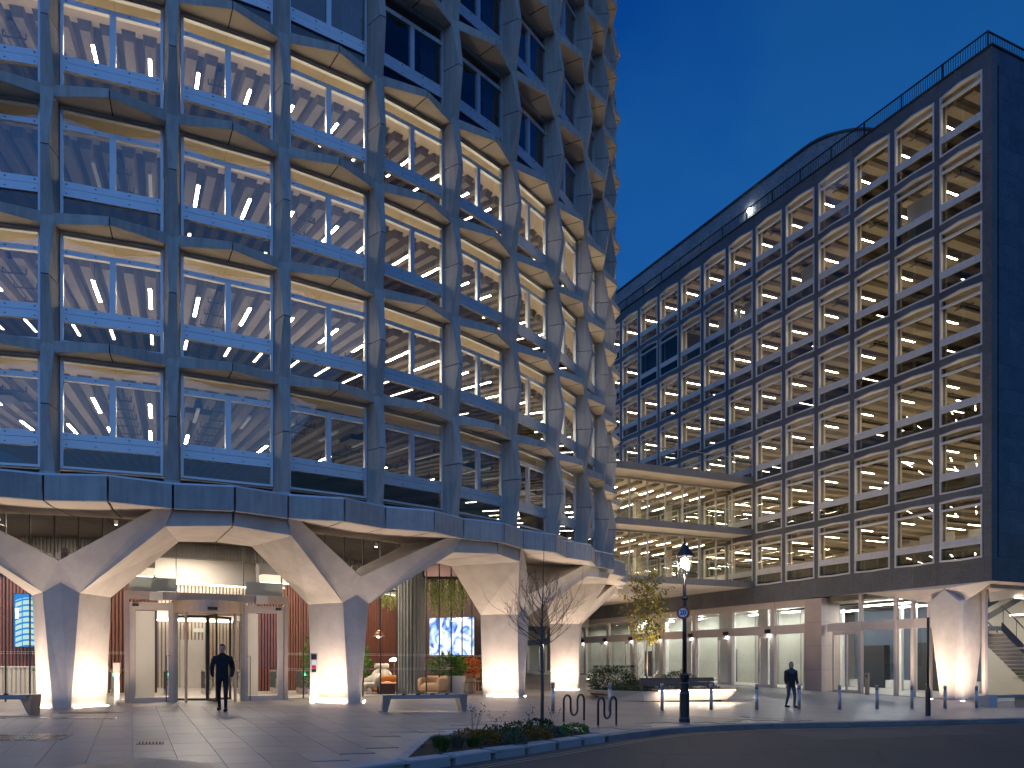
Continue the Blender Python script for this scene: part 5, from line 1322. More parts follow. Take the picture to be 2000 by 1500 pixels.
# 20 sign
pmat('sign_red', (.55, .02, .025), None, 4, .4, fine=.02); pmat('sign_white', (.8, .8, .8), None, 4, .4, fine=.02)
sg = thing('speed_sign', 'round red and white 20 speed limit sign on the lamp post', 'sign', (LP[0] - .055, LP[1] - .085, lz_ + 2.87), -.38)
def disc(r, y0, y1, n=32):
    mb = MB(); a = [(r * math.cos(2 * math.pi * k / n), y0, r * math.sin(2 * math.pi * k / n)) for k in range(n)]; b = [(x, y1, z) for x, _, z in a]
    mb.hexa(b, a); return mb
disc(.165, .0, .10).build('housing', 'black_paint', sg)
disc(.163, -.012, -.002).build('red_ring', 'sign_red', sg)
disc(.118, -.016, -.0125).build('white_disc', 'sign_white', sg)
tcu = bpy.data.curves.new('numerals', 'FONT'); tcu.body = '20'; tcu.size = .165; tcu.align_x = 'CENTER'; tcu.align_y = 'CENTER'; tcu.extrude = .001; tcu.offset = .003
tcu.materials.append(MATS['black_matt'])
tmp_ = bpy.data.objects.new('numerals_source', tcu); COL.objects.link(tmp_); bpy.context.view_layer.update(); num_me = bpy.data.meshes.new_from_object(tmp_.evaluated_get(bpy.context.evaluated_depsgraph_get())); bpy.data.objects.remove(tmp_)
to = put(num_me, 'numerals', sg, (0, -.019, 0), rot=(R(90), 0, 0))

# plain black post
BPp = (13.54, 26.13)
t = thing('signal_post', 'plain tall black post with thick lower sleeve at the kerb', 'post', (*BPp, G(*BPp)))
mb = MB(); mb.lathe([(.075, -.05), (.08, .02), (.08, .78), (.07, .86), (.042, .96)], 12); mb.build('sleeve', 'black_paint', t)
mb = MB(); mb.lathe([(.04, .95), (.038, 3.2)], 12); mb.build('pole', 'black_paint', t, smooth=True)

# entrance posts
ip = (-6.22, 25.19)
t = thing('intercom_post', 'steel intercom post with black and red buttons by the entrance', 'intercom', (*ip, G(*ip)), .35)
mb = MB(); mb.box(-.11, .11, -.05, .05, -.05, 1.58); mb.build('post', 'frame_pale', t)
mb = MB(); mb.box(-.085, .085, -.058, -.051, 1.38, 1.54); mb.build('camera_panel', 'black_matt', t)
mb = MB(); mb.box(-.06, .06, -.058, -.051, 1.22, 1.36); mb.build('notice', 'sign_white', t)
mb = MB(); mb.box(-.06, .06, -.058, -.051, 1.10, 1.19); mb.build('button_panel', 'sign_red', t)
mb = MB(); mb.box(-.07, .07, -.058, -.051, .98, 1.08); mb.build('reader', 'black_matt', t)
wp = (-11.46, 23.28)
t = thing('push_button_post', 'pale cylindrical push button post beside the entrance column', 'post', (*wp, G(*wp)), .3)
mb = MB(); mb.lathe([(.075, -.05), (.075, .86), (.06, .87)], 18); mb.build('post', 'frame_pale', t, smooth=False)
mb = MB(); mb.box(-.09, .09, -.07, .07, .92, 1.24); mb.build('button_box', 'bronze_frame', t)
mb = MB(); mb.lathe([(.05, .871), (.05, .919)], 12); mb.build('light_ring', 'led_warm', t)
ps = bw(6.35, -.55)
t = thing('card_reader_post', 'short bronze card reader post outside the block glazing', 'post', (*ps, G(*ps)), BR)
mb = MB(); mb.box(-.10, .10, -.06, .06, -.05, 1.15); mb.build('post', 'bronze_frame', t); mb = MB(); mb.box(-.05, .05, -.066, -.061, .92, 1.04); mb.build('reader', 'black_matt', t)
# flood lamps in the crotch of the Y columns and canopy smoke-detector ring
for i, lab in ((0, 'small floodlight sitting in the fork of the column by the reception'), (3, 'small floodlight sitting in the fork of the column by the intercom post')):
    a = ang(i); p = pol(a, 22.3, 4.06)
    t = thing('flood_lamp', lab, 'lamp', (TC[0] + p[0], TC[1] + p[1], p[2]), a)
    mb = MB(); mb.tube([(0, -.05, .05), (.05, -.32, .30)], .10, 12); mb.build('body', 'bronze_frame', t, smooth=False)
    mb = MB(); mb.box(-.03, .03, -.08, .08, -.02, .1); mb.build('bracket', 'dark_metal', t)

# ================================================================== RAISED PLANTER
PO = (4.98, 30.24); pz = G(6.8, 32) - .05
plt = thing('raised_planter', 'large faceted concrete planter with built-in timber seat and under-glow', 'planter', (*PO, pz), math.atan2(31.67 - 30.24, 8.52 - 4.98))
BOTP = [(0, 0), (3.75, 0), (4.05, 1.6), (3.8, 5.2), (.6, 5.2), (-.45, 2.6), (-.5, 1.3)]
TOPP = [(-.12, -.10), (4.2, -.14), (4.7, 1.5), (4.3, 5.5), (.4, 5.6), (-1.0, 2.8), (-.95, 1.5)]
RIMH = .47
mb = MB(); n = len(BOTP)
cB = (1.9, 2.4); ins = [((x - cB[0]) * .93 + cB[0], (y - cB[1]) * .95 + cB[1]) for x, y in TOPP]
for k in range(n):
    j = (k + 1) % n
    mb.quad((*BOTP[k], .10), (*BOTP[j], .10), (*TOPP[j], RIMH), (*TOPP[k], RIMH))
    mb.quad((*TOPP[k], RIMH), (*TOPP[j], RIMH), (*ins[j], RIMH), (*ins[k], RIMH))
    mb.quad((*ins[k], RIMH), (*ins[j], RIMH), (*ins[j], RIMH - .15), (*ins[k], RIMH - .15))
mb.quad(*[(*p, .10) for p in BOTP[::-1]])
mb.build('basin', 'planter_concrete', plt)
b2 = [((x - cB[0]) * .92 + cB[0], (y - cB[1]) * .94 + cB[1]) for x, y in BOTP]
MB().prism(b2, -.25, .10).build('plinth', 'dark_metal', plt)
pmat('soil', (.05, .035, .024), (.03, .022, .015), 6, .95, fine=.3, bump=.5, bscale=30)
MB().prism(ins, RIMH - .2, RIMH - .10).build('soil', 'soil', plt)
mb = MB(); mb.box(.5, 4.0, -.235, -.215, RIMH + .012, RIMH + .028); mb.build('led_strip', 'led_warm', plt)
arealight('seat_glow', (2.2, -.24, RIMH + .01), (R(-8), 0, 0), 3.4, .03, 34, (1, .8, .6), plt)
for i in range(3):
    mb = MB(); mb.box(.45, 4.05, -.26 + i * .17, -.11 + i * .17, RIMH + .03, RIMH + .085); mb.build('seat_plank', 'timber_seat', plt)
mb = MB(); mb.box(.5, 4.0, -.2, .2, RIMH - .0, RIMH + .029); mb.build('seat_bearer', 'dark_metal', plt)
for i in range(2):
    mb = MB(); mb.hexa([(.3, .74 + i * .03, RIMH + .16 + i * .17), (3.75, .74 + i * .03, RIMH + .16 + i * .17), (3.75, .80 + i * .03, RIMH + .16 + i * .17), (.3, .80 + i * .03, RIMH + .16 + i * .17)], [(.3, .77 + i * .03, RIMH + .32 + i * .17), (3.7, .77 + i * .03, RIMH + .32 + i * .17), (3.7, .83 + i * .03, RIMH + .32 + i * .17), (.3, .83 + i * .03, RIMH + .32 + i * .17)]); mb.build('back_plank', 'timber', plt)
mb = MB()
for x in (.5, 2.0, 3.5): mb.box(x - .02, x + .02, .82, .88, RIMH - .1, RIMH + .45)
mb.build('back_post', 'dark_metal', plt, kind='stuff')
mb = MB(); mb.box(1.4, 2.6, 3.4, 3.85, RIMH + .0, RIMH + .08); mb.build('rear_seat', 'timber_seat', plt)
mb = MB(); mb.box(1.35, 2.65, 3.35, 3.42, RIMH + .1, RIMH + .36); mb.build('rear_back', 'timber', plt)

# ================================================================== PLANTING BED by the kerb
bed = thing('planting_bed', 'kerbside planting bed edged with spaced granite blocks', 'planting bed', (0, 0, 0))
BL = [(-1.92, 11.58), (-1.61, 12.02), (-1.52, 12.05), (-0.98, 12.74), (-0.89, 12.86), (-0.36, 13.59), (-0.28, 13.72), (0.23, 14.37), (0.3, 14.48), (0.83, 15.26), (0.91, 15.41), (1.39, 16.07), (1.47, 16.18), (1.95, 16.83)]
for i in range(0, len(BL), 2):
    p, q = Vector((*BL[i], 0)), Vector((*BL[i + 1], 0))
    if i == 0: p = p + (p - q) * 2.2
    t_ = (q - p).normalized(); nn = Vector((-t_.y, t_.x, 0)); w_ = .30
    c = [p, q, q + nn * w_, p + nn * w_]; c2 = [p + nn * .015, q + nn * .015, q + nn * (w_ - .01), p + nn * (w_ - .01)]
    mb = MB(); mb.hexa([(v.x, v.y, G(v.x, v.y) - .25) for v in c], [(v.x, v.y, G(v.x, v.y) + .028) for v in c]); mb.hexa([(v.x, v.y, G(v.x, v.y) + .028) for v in c], [(v.x, v.y, G(v.x, v.y) + .045) for v in c2])
    mb.build('granite_block', 'kerb_granite', bed)
# flush gutter stones low between the blocks
for i in range(1, len(BL) - 1, 2):
    p, q = Vector((*BL[i], 0)), Vector((*BL[i + 1], 0)); t_ = (q - p).normalized(); nn = Vector((-t_.y, t_.x, 0))
    c = [p - t_ * .0 + nn * .12, q + nn * .12, q + nn * .28, p + nn * .28]
    mb = MB(); mb.hexa([(v.x, v.y, G(v.x, v.y) - .25) for v in c], [(v.x, v.y, G(v.x, v.y) - .06) for v in c]); mb.build('channel_stone', 'kerb_granite', bed)
EDGE = [(-1.80, 12.3), (-1.76, 15.85), (.28, 19.05), (2.12, 17.25)]
for p, q in zip(EDGE, EDGE[1:]):
    p, q = Vector((*p, 0)), Vector((*q, 0)); t_ = (q - p).normalized(); nn = Vector((t_.y, -t_.x, 0))
    n_ = max(1, round((q - p).length / .9))
    for k in range(n_):
        a, b = p.lerp(q, k / n_) + t_ * .004, p.lerp(q, (k + 1) / n_) - t_ * .004
        c = [a, a + nn * .16, b + nn * .16, b]
        mb = MB(); mb.hexa([(v.x, v.y, G(v.x, v.y) - .2) for v in c], [(v.x, v.y, G(v.x, v.y) + .022) for v in c]); mb.build('edge_stone', 'kerb_granite', bed)
SOIL = [(-1.75, 12.35), (-1.35, 12.35), (1.85, 16.95), (2.0, 17.25), (.28, 18.85), (-1.65, 15.8)]
mb = MB(); rs = random.Random(2); nx = 26
def soil_z(x, y): return G(x, y) - .01 + .03 * math.sin(x * 3 + y * 1.7) + .02 * math.sin(y * 5.1 - x * 2)
cells = []
for i in range(40):
    for j in range(64):
        x, y = -2 + i * .11, 12 + j * .11
        if all(inpoly(x + dx, y + dy, SOIL) for dx in (-.02, .12) for dy in (-.02, .12)):
            mb.quad(*[(x + dx, y + dy, soil_z(x + dx, y + dy)) for dx, dy in ((0, 0), (.11, 0), (.11, .11), (0, .11))])
soil_o = mb.build('soil', 'soil', bed)
mb = MB(); mb.quad(*[(x, y, G(x, y) + .004) for x, y in SOIL]); mb.build('soil_base', 'soil', bed)
# ================================================================== VEGETATION
def leafmat(name, c1, c2, scale=5, c3=None):
    m, t, o = _base(name); n = t.nodes; k = t.links.new
    b = n.new('ShaderNodeBsdfPrincipled'); b.inputs['Roughness'].default_value = .75; b.inputs['Specular IOR Level'].default_value = .2
    tr = n.new('ShaderNodeBsdfTranslucent'); mx = n.new('ShaderNodeMixShader'); mx.inputs[0].default_value = .25
    g = n.new('ShaderNodeNewGeometry'); rp = n.new('ShaderNodeValToRGB')
    rp.color_ramp.elements[0].color = (*c1, 1); rp.color_ramp.elements[1].color = (*c2, 1)
    if c3: e = rp.color_ramp.elements.new(.82); e.color = (*c3, 1)
    k(g.outputs['Random Per Island'], rp.inputs['Fac']); k(rp.outputs[0], b.inputs['Base Color']); k(rp.outputs[0], tr.inputs[0])
    k(b.outputs[0], mx.inputs[1]); k(tr.outputs[0], mx.inputs[2]); k(mx.outputs[0], o.inputs['Surface'])
leafmat('leaf_dark', (.016, .036, .010), (.05, .085, .022)); leafmat('leaf_yellow', (.10, .14, .018), (.26, .26, .035), c3=(.36, .24, .025))
leafmat('leaf_mid', (.03, .06, .012), (.09, .13, .03)); leafmat('leaf_indoor', (.03, .10, .012), (.14, .28, .05)); leafmat('leaf_hang', (.16, .24, .05), (.32, .38, .10))
leafmat('leaf_grey', (.06, .08, .05), (.13, .15, .09)); leafmat('leaf_autumn', (.14, .06, .015), (.30, .17, .03)); leafmat('leaf_orange', (.45, .08, .02), (.6, .2, .04)); leafmat('leaf_litter', (.10, .05, .02), (.22, .13, .05), c3=(.28, .2, .05))
pmat('bark_grey', (.15, .105, .07), (.09, .062, .042), 8, .85, bump=.6, bscale=40, stretch=(1, 1, .3)); pmat('bark_pale', (.17, .12, .085), (.11, .08, .055), 8, .8, bump=.4, bscale=40, stretch=(1, 1, .3)); pmat('stem_brown', (.09, .055, .035), None, 6, .85)
def leaf(mb, p, d, up, l, w):
    d = d.normalized(); s = d.cross(up); s = s.normalized() if s.length > 1e-4 else d.orthogonal().normalized(); nrm = s.cross(d)
    a, b, c = p, p + d * l * .5 + s * w * .5 + nrm * w * .12, p + d * l; e = p + d * l * .5 - s * w * .5 + nrm * w * .12
    mb.quad(a, b, c, e)
def rdir(r): 
    z = r.uniform(-1, 1); a = r.uniform(0, 2 * math.pi); q = math.sqrt(1 - z * z); return Vector((q * math.cos(a), q * math.sin(a), z))
def clump(c, rad, n, l, w, seed, shell=.55, zmin=None, box=False):
    r = random.Random(seed); mb = MB()
    for _ in range(n):
        if box: u = Vector((r.uniform(-1, 1), r.uniform(-1, 1), r.uniform(-1, 1))); k_ = r.randrange(3)
        else: u = rdir(r)
        if box and r.random() < .75: u[k_] = math.copysign(r.uniform(.85, 1), u[k_])
        f = 1 if box else (shell + (1 - shell) * r.random() ** .6) * (1 + .18 * math.sin(u.x * 5 + seed) * math.cos(u.y * 4 + u.z * 3))
        p = Vector((c[0] + u.x * rad[0] * f, c[1] + u.y * rad[1] * f, c[2] + u.z * rad[2] * f))
        if zmin is not None and p.z < zmin: p.z = zmin + r.random() * .1
        leaf(mb, p, u + rdir(r) * .8, rdir(r), l * r.uniform(.6, 1.3), w * r.uniform(.7, 1.2))
    return mb
# ---- bare young tree in the bed
def bare_tree(x, y, z, H, trunk_h, spread, seed, nbr, r0, mat_, label):
    r = random.Random(seed); t = thing('bare_tree', label, 'tree', (x, y, z))
    mb = MB(); mb.tube([(0, 0, -.1), (.01, 0, trunk_h * .5), (-.01, .01, trunk_h), (.02, 0, H * .7), (.05, .0, H)], [r0 * 1.15, r0, r0 * .8, r0 * .35, .004], 8); mb.build('trunk', mat_, t, smooth=True)
    mb = MB(); tips = []
    def br(p, d, L_, rad, lev):
        pts = [p]; q = p.copy(); dd = d.copy(); n = 5
        for k in range(n):
            dd = (dd + Vector((r.uniform(-.16, .16), r.uniform(-.16, .16), .13 + r.uniform(-.05, .08)))).normalized(); q = q + dd * L_ / n; pts.append(q.copy())
            if lev < 2 and k >= 1 and r.random() < .85: br(q.copy(), (dd + rdir(r) * .75 + Vector((0, 0, .1))).normalized(), L_ * r.uniform(.35, .6), rad * .55, lev + 1)
        mb.tube(pts, [rad * .8 * (1 - .85 * k / n) + .0010 for k in range(n + 1)], 5 if lev == 0 else 3, cap=False); tips.append((q, dd))
    for k in range(nbr):
        h = trunk_h * .97 + (H * .72 - trunk_h) * (k / nbr) ** 1.25; a = k * 2.4 + r.uniform(-.4, .4); f = 1 - .55 * k / nbr
        br(Vector((0, 0, h)), Vector((math.cos(a), math.sin(a), .35 + .55 * k / nbr)).normalized(), spread * f * r.uniform(.8, 1.2), r0 * .30 * f + .003, 0)
    mb.build('branches', mat_, t)
    lm_ = MB()
    for q, dd in tips:
        if r.random() < .06: leaf(lm_, q, rdir(r), rdir(r), .05, .03)
    if lm_.f: lm_.build('leaves', 'leaf_autumn', t, kind='stuff')
    return t
bare_tree(.68, 18.19, G(.68, 18.19), 4.3, 1.93, 1.12, 4, 30, .036, 'bark_grey', 'young bare tree with thin upswept twigs in the kerbside bed')
def bloc(x, y, z=0):
    """raised planter local -> world"""
    a = math.atan2(31.67 - 30.24, 8.52 - 4.98); return (PO[0] + x * math.cos(a) - y * math.sin(a), PO[1] + x * math.sin(a) + y * math.cos(a), pz + RIMH - .12 + z)
# ---- leafy young tree in the raised planter
def leafy_tree(x, y, z, H, cz, rx, rzz, seed, label):
    r = random.Random(seed); t = thing('leafy_tree', label, 'tree', (x, y, z))
    mb = MB(); mb.tube([(0, 0, -.1), (0, .01, 1.2), (.02, 0, 2.4), (0, 0, H)], [.042, .034, .022, .004], 8); mb.build('trunk', 'bark_pale', t, smooth=True)
    mb = MB(); lf = MB()
    for k in range(46):
        h = cz - rzz * .85 + 1.7 * rzz * k / 46; a = k * 2.399; rr = rx * math.sqrt(max(.06, 1 - ((h - cz) / rzz) ** 2)) * r.uniform(.65, 1.12)
        p0 = Vector((0, 0, h - .25 * rr)); p1 = Vector((rr * math.cos(a), rr * math.sin(a), h + .25 * rr)); pm = p0.lerp(p1, .5) + Vector((0, 0, .05))
        mb.tube([p0, pm, p1], [.010, .006, .002], 4, cap=False)
        for q in range(30):
            f = r.uniform(.25, 1.08); b = p0.lerp(p1, f) + rdir(r) * .13
            leaf(lf, b, (p1 - p0).normalized() * .6 + rdir(r), rdir(r), r.uniform(.09, .15), r.uniform(.06, .10))
    mb.build('branches', 'bark_pale', t); lf.build('crown', 'leaf_yellow', t)
q = bloc(1.35, 2.0); arealight('spike_light', bloc(1.55, 1.3, .25), (R(180), 0, 0), .2, .2, 70, (1, .84, .64), None, spread=R(120)); leafy_tree(q[0], q[1], q[2], 4.75, 3.35, .95, 1.55, 8, 'slender young tree with yellowing green leaves in the raised planter')
def shrub(p, rad, n, l, w, mat_, label, seed, box=False, group=None, name='shrub', stems=True):
    t = thing(name, label, 'shrub', p, 0, group)
    clump((0, 0, rad[2] * .95), rad, n, l, w, seed, zmin=.01, box=box).build('foliage', mat_, t)
    if stems:
        mb = MB(); r = random.Random(seed)
        for _ in range(6): mb.tube([(r.uniform(-.1, .1), r.uniform(-.1, .1), -.05), (r.uniform(-.6, .6) * rad[0], r.uniform(-.6, .6) * rad[1], rad[2] * 1.2)], [.01, .003], 4)
        mb.build('stems', 'stem_brown', t)
    return t
shrub(bloc(.15, 2.9), (.95, .75, .52), 2600, .085, .04, 'leaf_dark', 'big rounded dark green bush filling the planter corner', 21)
shrub(bloc(.9, 3.9), (.85, .45, .55), 2000, .06, .035, 'leaf_dark', 'clipped square dark hedge behind the rounded bush', 22, box=True)
shrub(bloc(3.0, 2.3), (.8, .55, .42), 1500, .11, .028, 'leaf_dark', 'spiky dark green bush behind the timber backrest', 23)
shrub(bloc(-.15, 1.2), (.55, .45, .2), 900, .14, .016, 'leaf_mid', 'low grassy plants along the planter rim', 24)
shrub(bloc(.4, .55), (.42, .3, .14), 700, .09, .02, 'leaf_mid', 'low green ground cover beside the timber seat', 25)
shrub(bloc(3.95, 1.3), (.4, .3, .13), 500, .08, .025, 'leaf_mid', 'low green plants at the seat end of the planter', 26)
shrub(bloc(2.2, 1.5), (.9, .35, .25), 900, .08, .03, 'leaf_mid', 'mixed green plants directly behind the timber backrest', 27)
q = bloc(.6, 1.5); bare_tree(q[0], q[1], q[2], 1.9, .25, .8, 14, 12, .016, 'bark_grey', 'bare multi-stemmed shrub in the raised planter')
# ---- kerbside bed
rs = random.Random(9)
def bedpt():
    while True:
        x, y = rs.uniform(-1.7, 1.9), rs.uniform(12.4, 18.8)
        if inpoly(x, y, SOIL) and inpoly(x - .12, y, SOIL) and inpoly(x + .12, y - .12, SOIL): return x, y
def grass_tuft(x, y, h, n, mat_, label, seed):
    r = random.Random(seed); t = thing('grass_tuft', label, 'grass', (x, y, soil_z(x, y)), 0, 'grass tufts in the kerbside bed'); mb = MB()
    for _ in range(n):
        a = r.uniform(0, 6.28); b = r.uniform(.0, .09); d = r.uniform(.1, .75); hh = h * r.uniform(.6, 1.1); w = .005
        p0 = Vector((b * math.cos(a), b * math.sin(a), 0)); p1 = p0 + Vector((math.cos(a) * d * hh * .4, math.sin(a) * d * hh * .4, hh * .65)); p2 = p1 + Vector((math.cos(a) * d * hh * .5, math.sin(a) * d * hh * .5, hh * .25)); s = Vector((-math.sin(a), math.cos(a), 0)) * w
        mb.quad(p0 - s, p0 + s, p1 + s, p1 - s); mb.quad(p1 - s, p1 + s, p2)
    mb.build('blades', mat_, t); return t
for i, (x, y, h) in enumerate(((-1.15, 13.5, .28), (-.95, 13.9, .30), (-.7, 14.4, .26), (-1.3, 14.2, .25), (.5, 16.2, .18), (.95, 17.2, .2))):
    grass_tuft(x, y, h, 260, 'leaf_grey' if i in (1, 4) else 'leaf_mid', 'grey-green fine grass tuft in the kerbside bed' if i in (1, 4) else 'fresh green fine arching grass tuft in the kerbside bed', 100 + i)
for i, (x, y, rr, hh, mt, lb) in enumerate(((-.2, 15.4, .38, .16, 'leaf_mid', 'low leafy green mound in the middle of the kerbside bed'), (.15, 16.6, .36, .15, 'leaf_mid', 'green leafy mound below the bare tree trunk'), (-.5, 14.9, .3, .15, 'leaf_autumn', 'rust coloured autumn plant in the kerbside bed'),
        (1.35, 17.2, .30, .10, 'leaf_indoor', 'fresh bright green low plant at the pointed bed end'), (-.85, 15.6, .32, .12, 'leaf_autumn', 'brown and yellow fading plant along the bed edging'), (.6, 17.6, .3, .13, 'leaf_dark', 'dark green low plant behind the bare tree'), (0.05, 14.75, .22, .12, 'leaf_grey', 'grey-green lavender mound beside the granite blocks'), (.85, 16.2, .2, .13, 'leaf_grey', 'blue-grey round mound beside the granite blocks'), (.5, 15.6, .26, .12, 'leaf_autumn', 'yellow brown plant close to the granite blocks'))):
    shrub((x, y, soil_z(x, y)), (rr, rr, hh), 520, .065, .035, mt, lb, 40 + i, name='bed_plant')
mb = MB(); r = random.Random(77)
for _ in range(2600):
    x, y = bedpt() if _ < 2500 else bedpt(); z = soil_z(x, y) + .006; d = rdir(r); d.z *= .25
    leaf(mb, Vector((x, y, z + r.uniform(0, .03))), d, Vector((r.uniform(-.3, .3), r.uniform(-.3, .3), 1)), r.uniform(.03, .06), r.uniform(.02, .035))
lo = mb.build('leaf_litter', 'leaf_litter', None); lo['kind'] = 'stuff'; lo['label'] = 'fallen brown and yellow leaves lying in the bed'; lo['category'] = 'leaves'
def seedhead(x, y, h, n, seed, label):
    r = random.Random(seed); t = thing('seedhead_plant', label, 'plant', (x, y, soil_z(x, y))); mb = MB(); hd = MB()
    for k in range(n):
        a = r.uniform(0, 6.28); d = Vector((math.cos(a) * r.uniform(.1, .55), math.sin(a) * r.uniform(.1, .55), 1)); p0 = Vector((0, 0, 0)); L_ = h * r.uniform(.65, 1.1); p1 = p0 + d * L_ * .5; p2 = p1 + (d + Vector((0, 0, .3))).normalized() * L_ * .45
        mb.tube([p0, p1, p2], [.004, .003, .0015], 4, cap=False)
        for q in range(3):
            e = p1.lerp(p2, .3 + .3 * q) ; f = e + (rdir(r) * .6 + Vector((0, 0, .8))).normalized() * .10; mb.tube([e, f], [.002, .001], 3, cap=False); hd.cbox(f, (.018, .018, .014))
        hd.cbox(p2, (.024, .024, .018))
    mb.build('stems', 'stem_brown', t); hd.build('seed_heads', 'stem_brown', t)
seedhead(-.78, 16.35, .62, 9, 3, 'dry brown seedhead plant with branching stems in the bed'); seedhead(-.35, 16.6, .42, 4, 5, 'small dry seedheads with flat tops behind the bed plants')
seedhead(.42, 18.3, .5, 4, 7, 'thin dry stalks beside the bare tree trunk'); seedhead(.98, 18.0, .55, 4, 12, 'thin dry stalks between bare tree and cycle stand')
# ---- indoor plants
def pot_plant(x, y, h, rad, label, seed, mat_='leaf_indoor', pot=.2):
    t = thing('pot_plant', label, 'plant', (x, y, FZ)); mb = MB(); mb.lathe([(pot * .75, 0), (pot, pot * 1.6), (pot * .85, pot * 1.6), (pot * .8, pot * 1.4)], 14); mb.build('pot', 'fabric_cream', t)
    mb = MB(); mb.tube([(0, 0, pot), (0, 0, h * .6)], .02, 6); mb.build('stem', 'stem_brown', t)
    clump((0, 0, h * .62), (rad, rad, h * .38), 260, .22, .09, seed, shell=.2).build('leaves', mat_, t)
q = at(100, 1345, 27.2); pot_plant(q[0], q[1], 1.75, .42, 'tall pot plant between reception desk and entrance column', 5)
q = at(612, 1340, 28.5); pot_plant(q[0], q[1], 2.0, .40, 'climbing pot plant behind the intercom post', 6)
q = at(708, 1330, 33.2); pot_plant(q[0], q[1], 1.9, .35, 'slim pot plant against the dark ribbed wall', 9)
t = thing('planter_foliage', 'broad green leafy plants growing in the lounge planter box', 'plant', (pb[0], pb[1], FZ + .72)); clump((-.15, 0, .42), (.75, .3, .42), 330, .26, .12, 31, shell=.2).build('leaves', 'leaf_indoor', t)
q = at(918, 1298, 34.2); t = thing('flowering_plant', 'orange flowering plant under the large bright screen', 'plant', (q[0], q[1], FZ)); mb = MB(); mb.lathe([(.22, 0), (.26, .6)], 12); mb.build('pot', 'desk_stone', t); clump((0, 0, 1.05), (.45, .35, .42), 420, .12, .09, 33, shell=.3).build('flowers', 'leaf_orange', t)
def hanging(px, D, ztop, w, l, n, label, seed):
    x, y, _ = at(px, 1200, D); r = random.Random(seed); t = thing('hanging_plant', label, 'plant', (x, y, ztop)); mb = MB()
    for _ in range(n):
        sx, sy = r.uniform(-w, w), r.uniform(-.3, .3); ln = l * r.uniform(.35, 1.1) * (1 - .3 * abs(sx / w))
        for k in range(int(ln / .045)):
            leaf(mb, Vector((sx + r.uniform(-.03, .03), sy + r.uniform(-.03, .03), -k * .045)), Vector((r.uniform(-.7, .7), r.uniform(-.7, .7), -1)), rdir(r), .10, .035)
    mb.build('trails', 'leaf_hang', t); mb = MB(); mb.box(-w, w, -.32, .32, 0, .06); mb.build('trough', 'black_matt', t)
hanging(872, 32.6, 4.7, .95, 1.65, 130, 'wide curtain of trailing hanging greenery above the large screen', 3); hanging(760, 34.5, 4.35, .30, .95, 36, 'small bunch of trailing greenery beside the grey curtain', 4)
# ================================================================== PEOPLE (skinned figures at rest, in the poses the photo shows)
pmat('cloth_black', (.010, .010, .011), None, 6, .9, fine=.15); pmat('cloth_dark', (.022, .020, .018), None, 6, .9, fine=.15); pmat('denim', (.06, .075, .11), (.045, .055, .085), 8, .9, fine=.1); pmat('skin', (.45, .27, .20), None, 6, .55, fine=.04); pmat('hair_dark', (.015, .011, .009), None, 12, .6)
def skinned(name, J, E_, parent, mat_, sub=2, root=0):
    me = bpy.data.meshes.new(name); me.from_pydata([j[:3] for j in J], E_, []); me.materials.append(MATS[mat_])
    o = put(me, name, parent)
    md = o.modifiers.new('Skin', 'SKIN'); sv = me.skin_vertices[0].data if me.skin_vertices else None
    if sv is None:
        bpy.context.view_layer.objects.active = o; sv = me.skin_vertices[0].data
    for k, j in enumerate(J): sv[k].radius = (j[3], j[4] if len(j) > 4 else j[3]); sv[k].use_root = (k == root)
    md.use_smooth_shade = True
    o.modifiers.new('Subdivision', 'SUBSURF').levels = sub; o.modifiers['Subdivision'].render_levels = sub
    return o
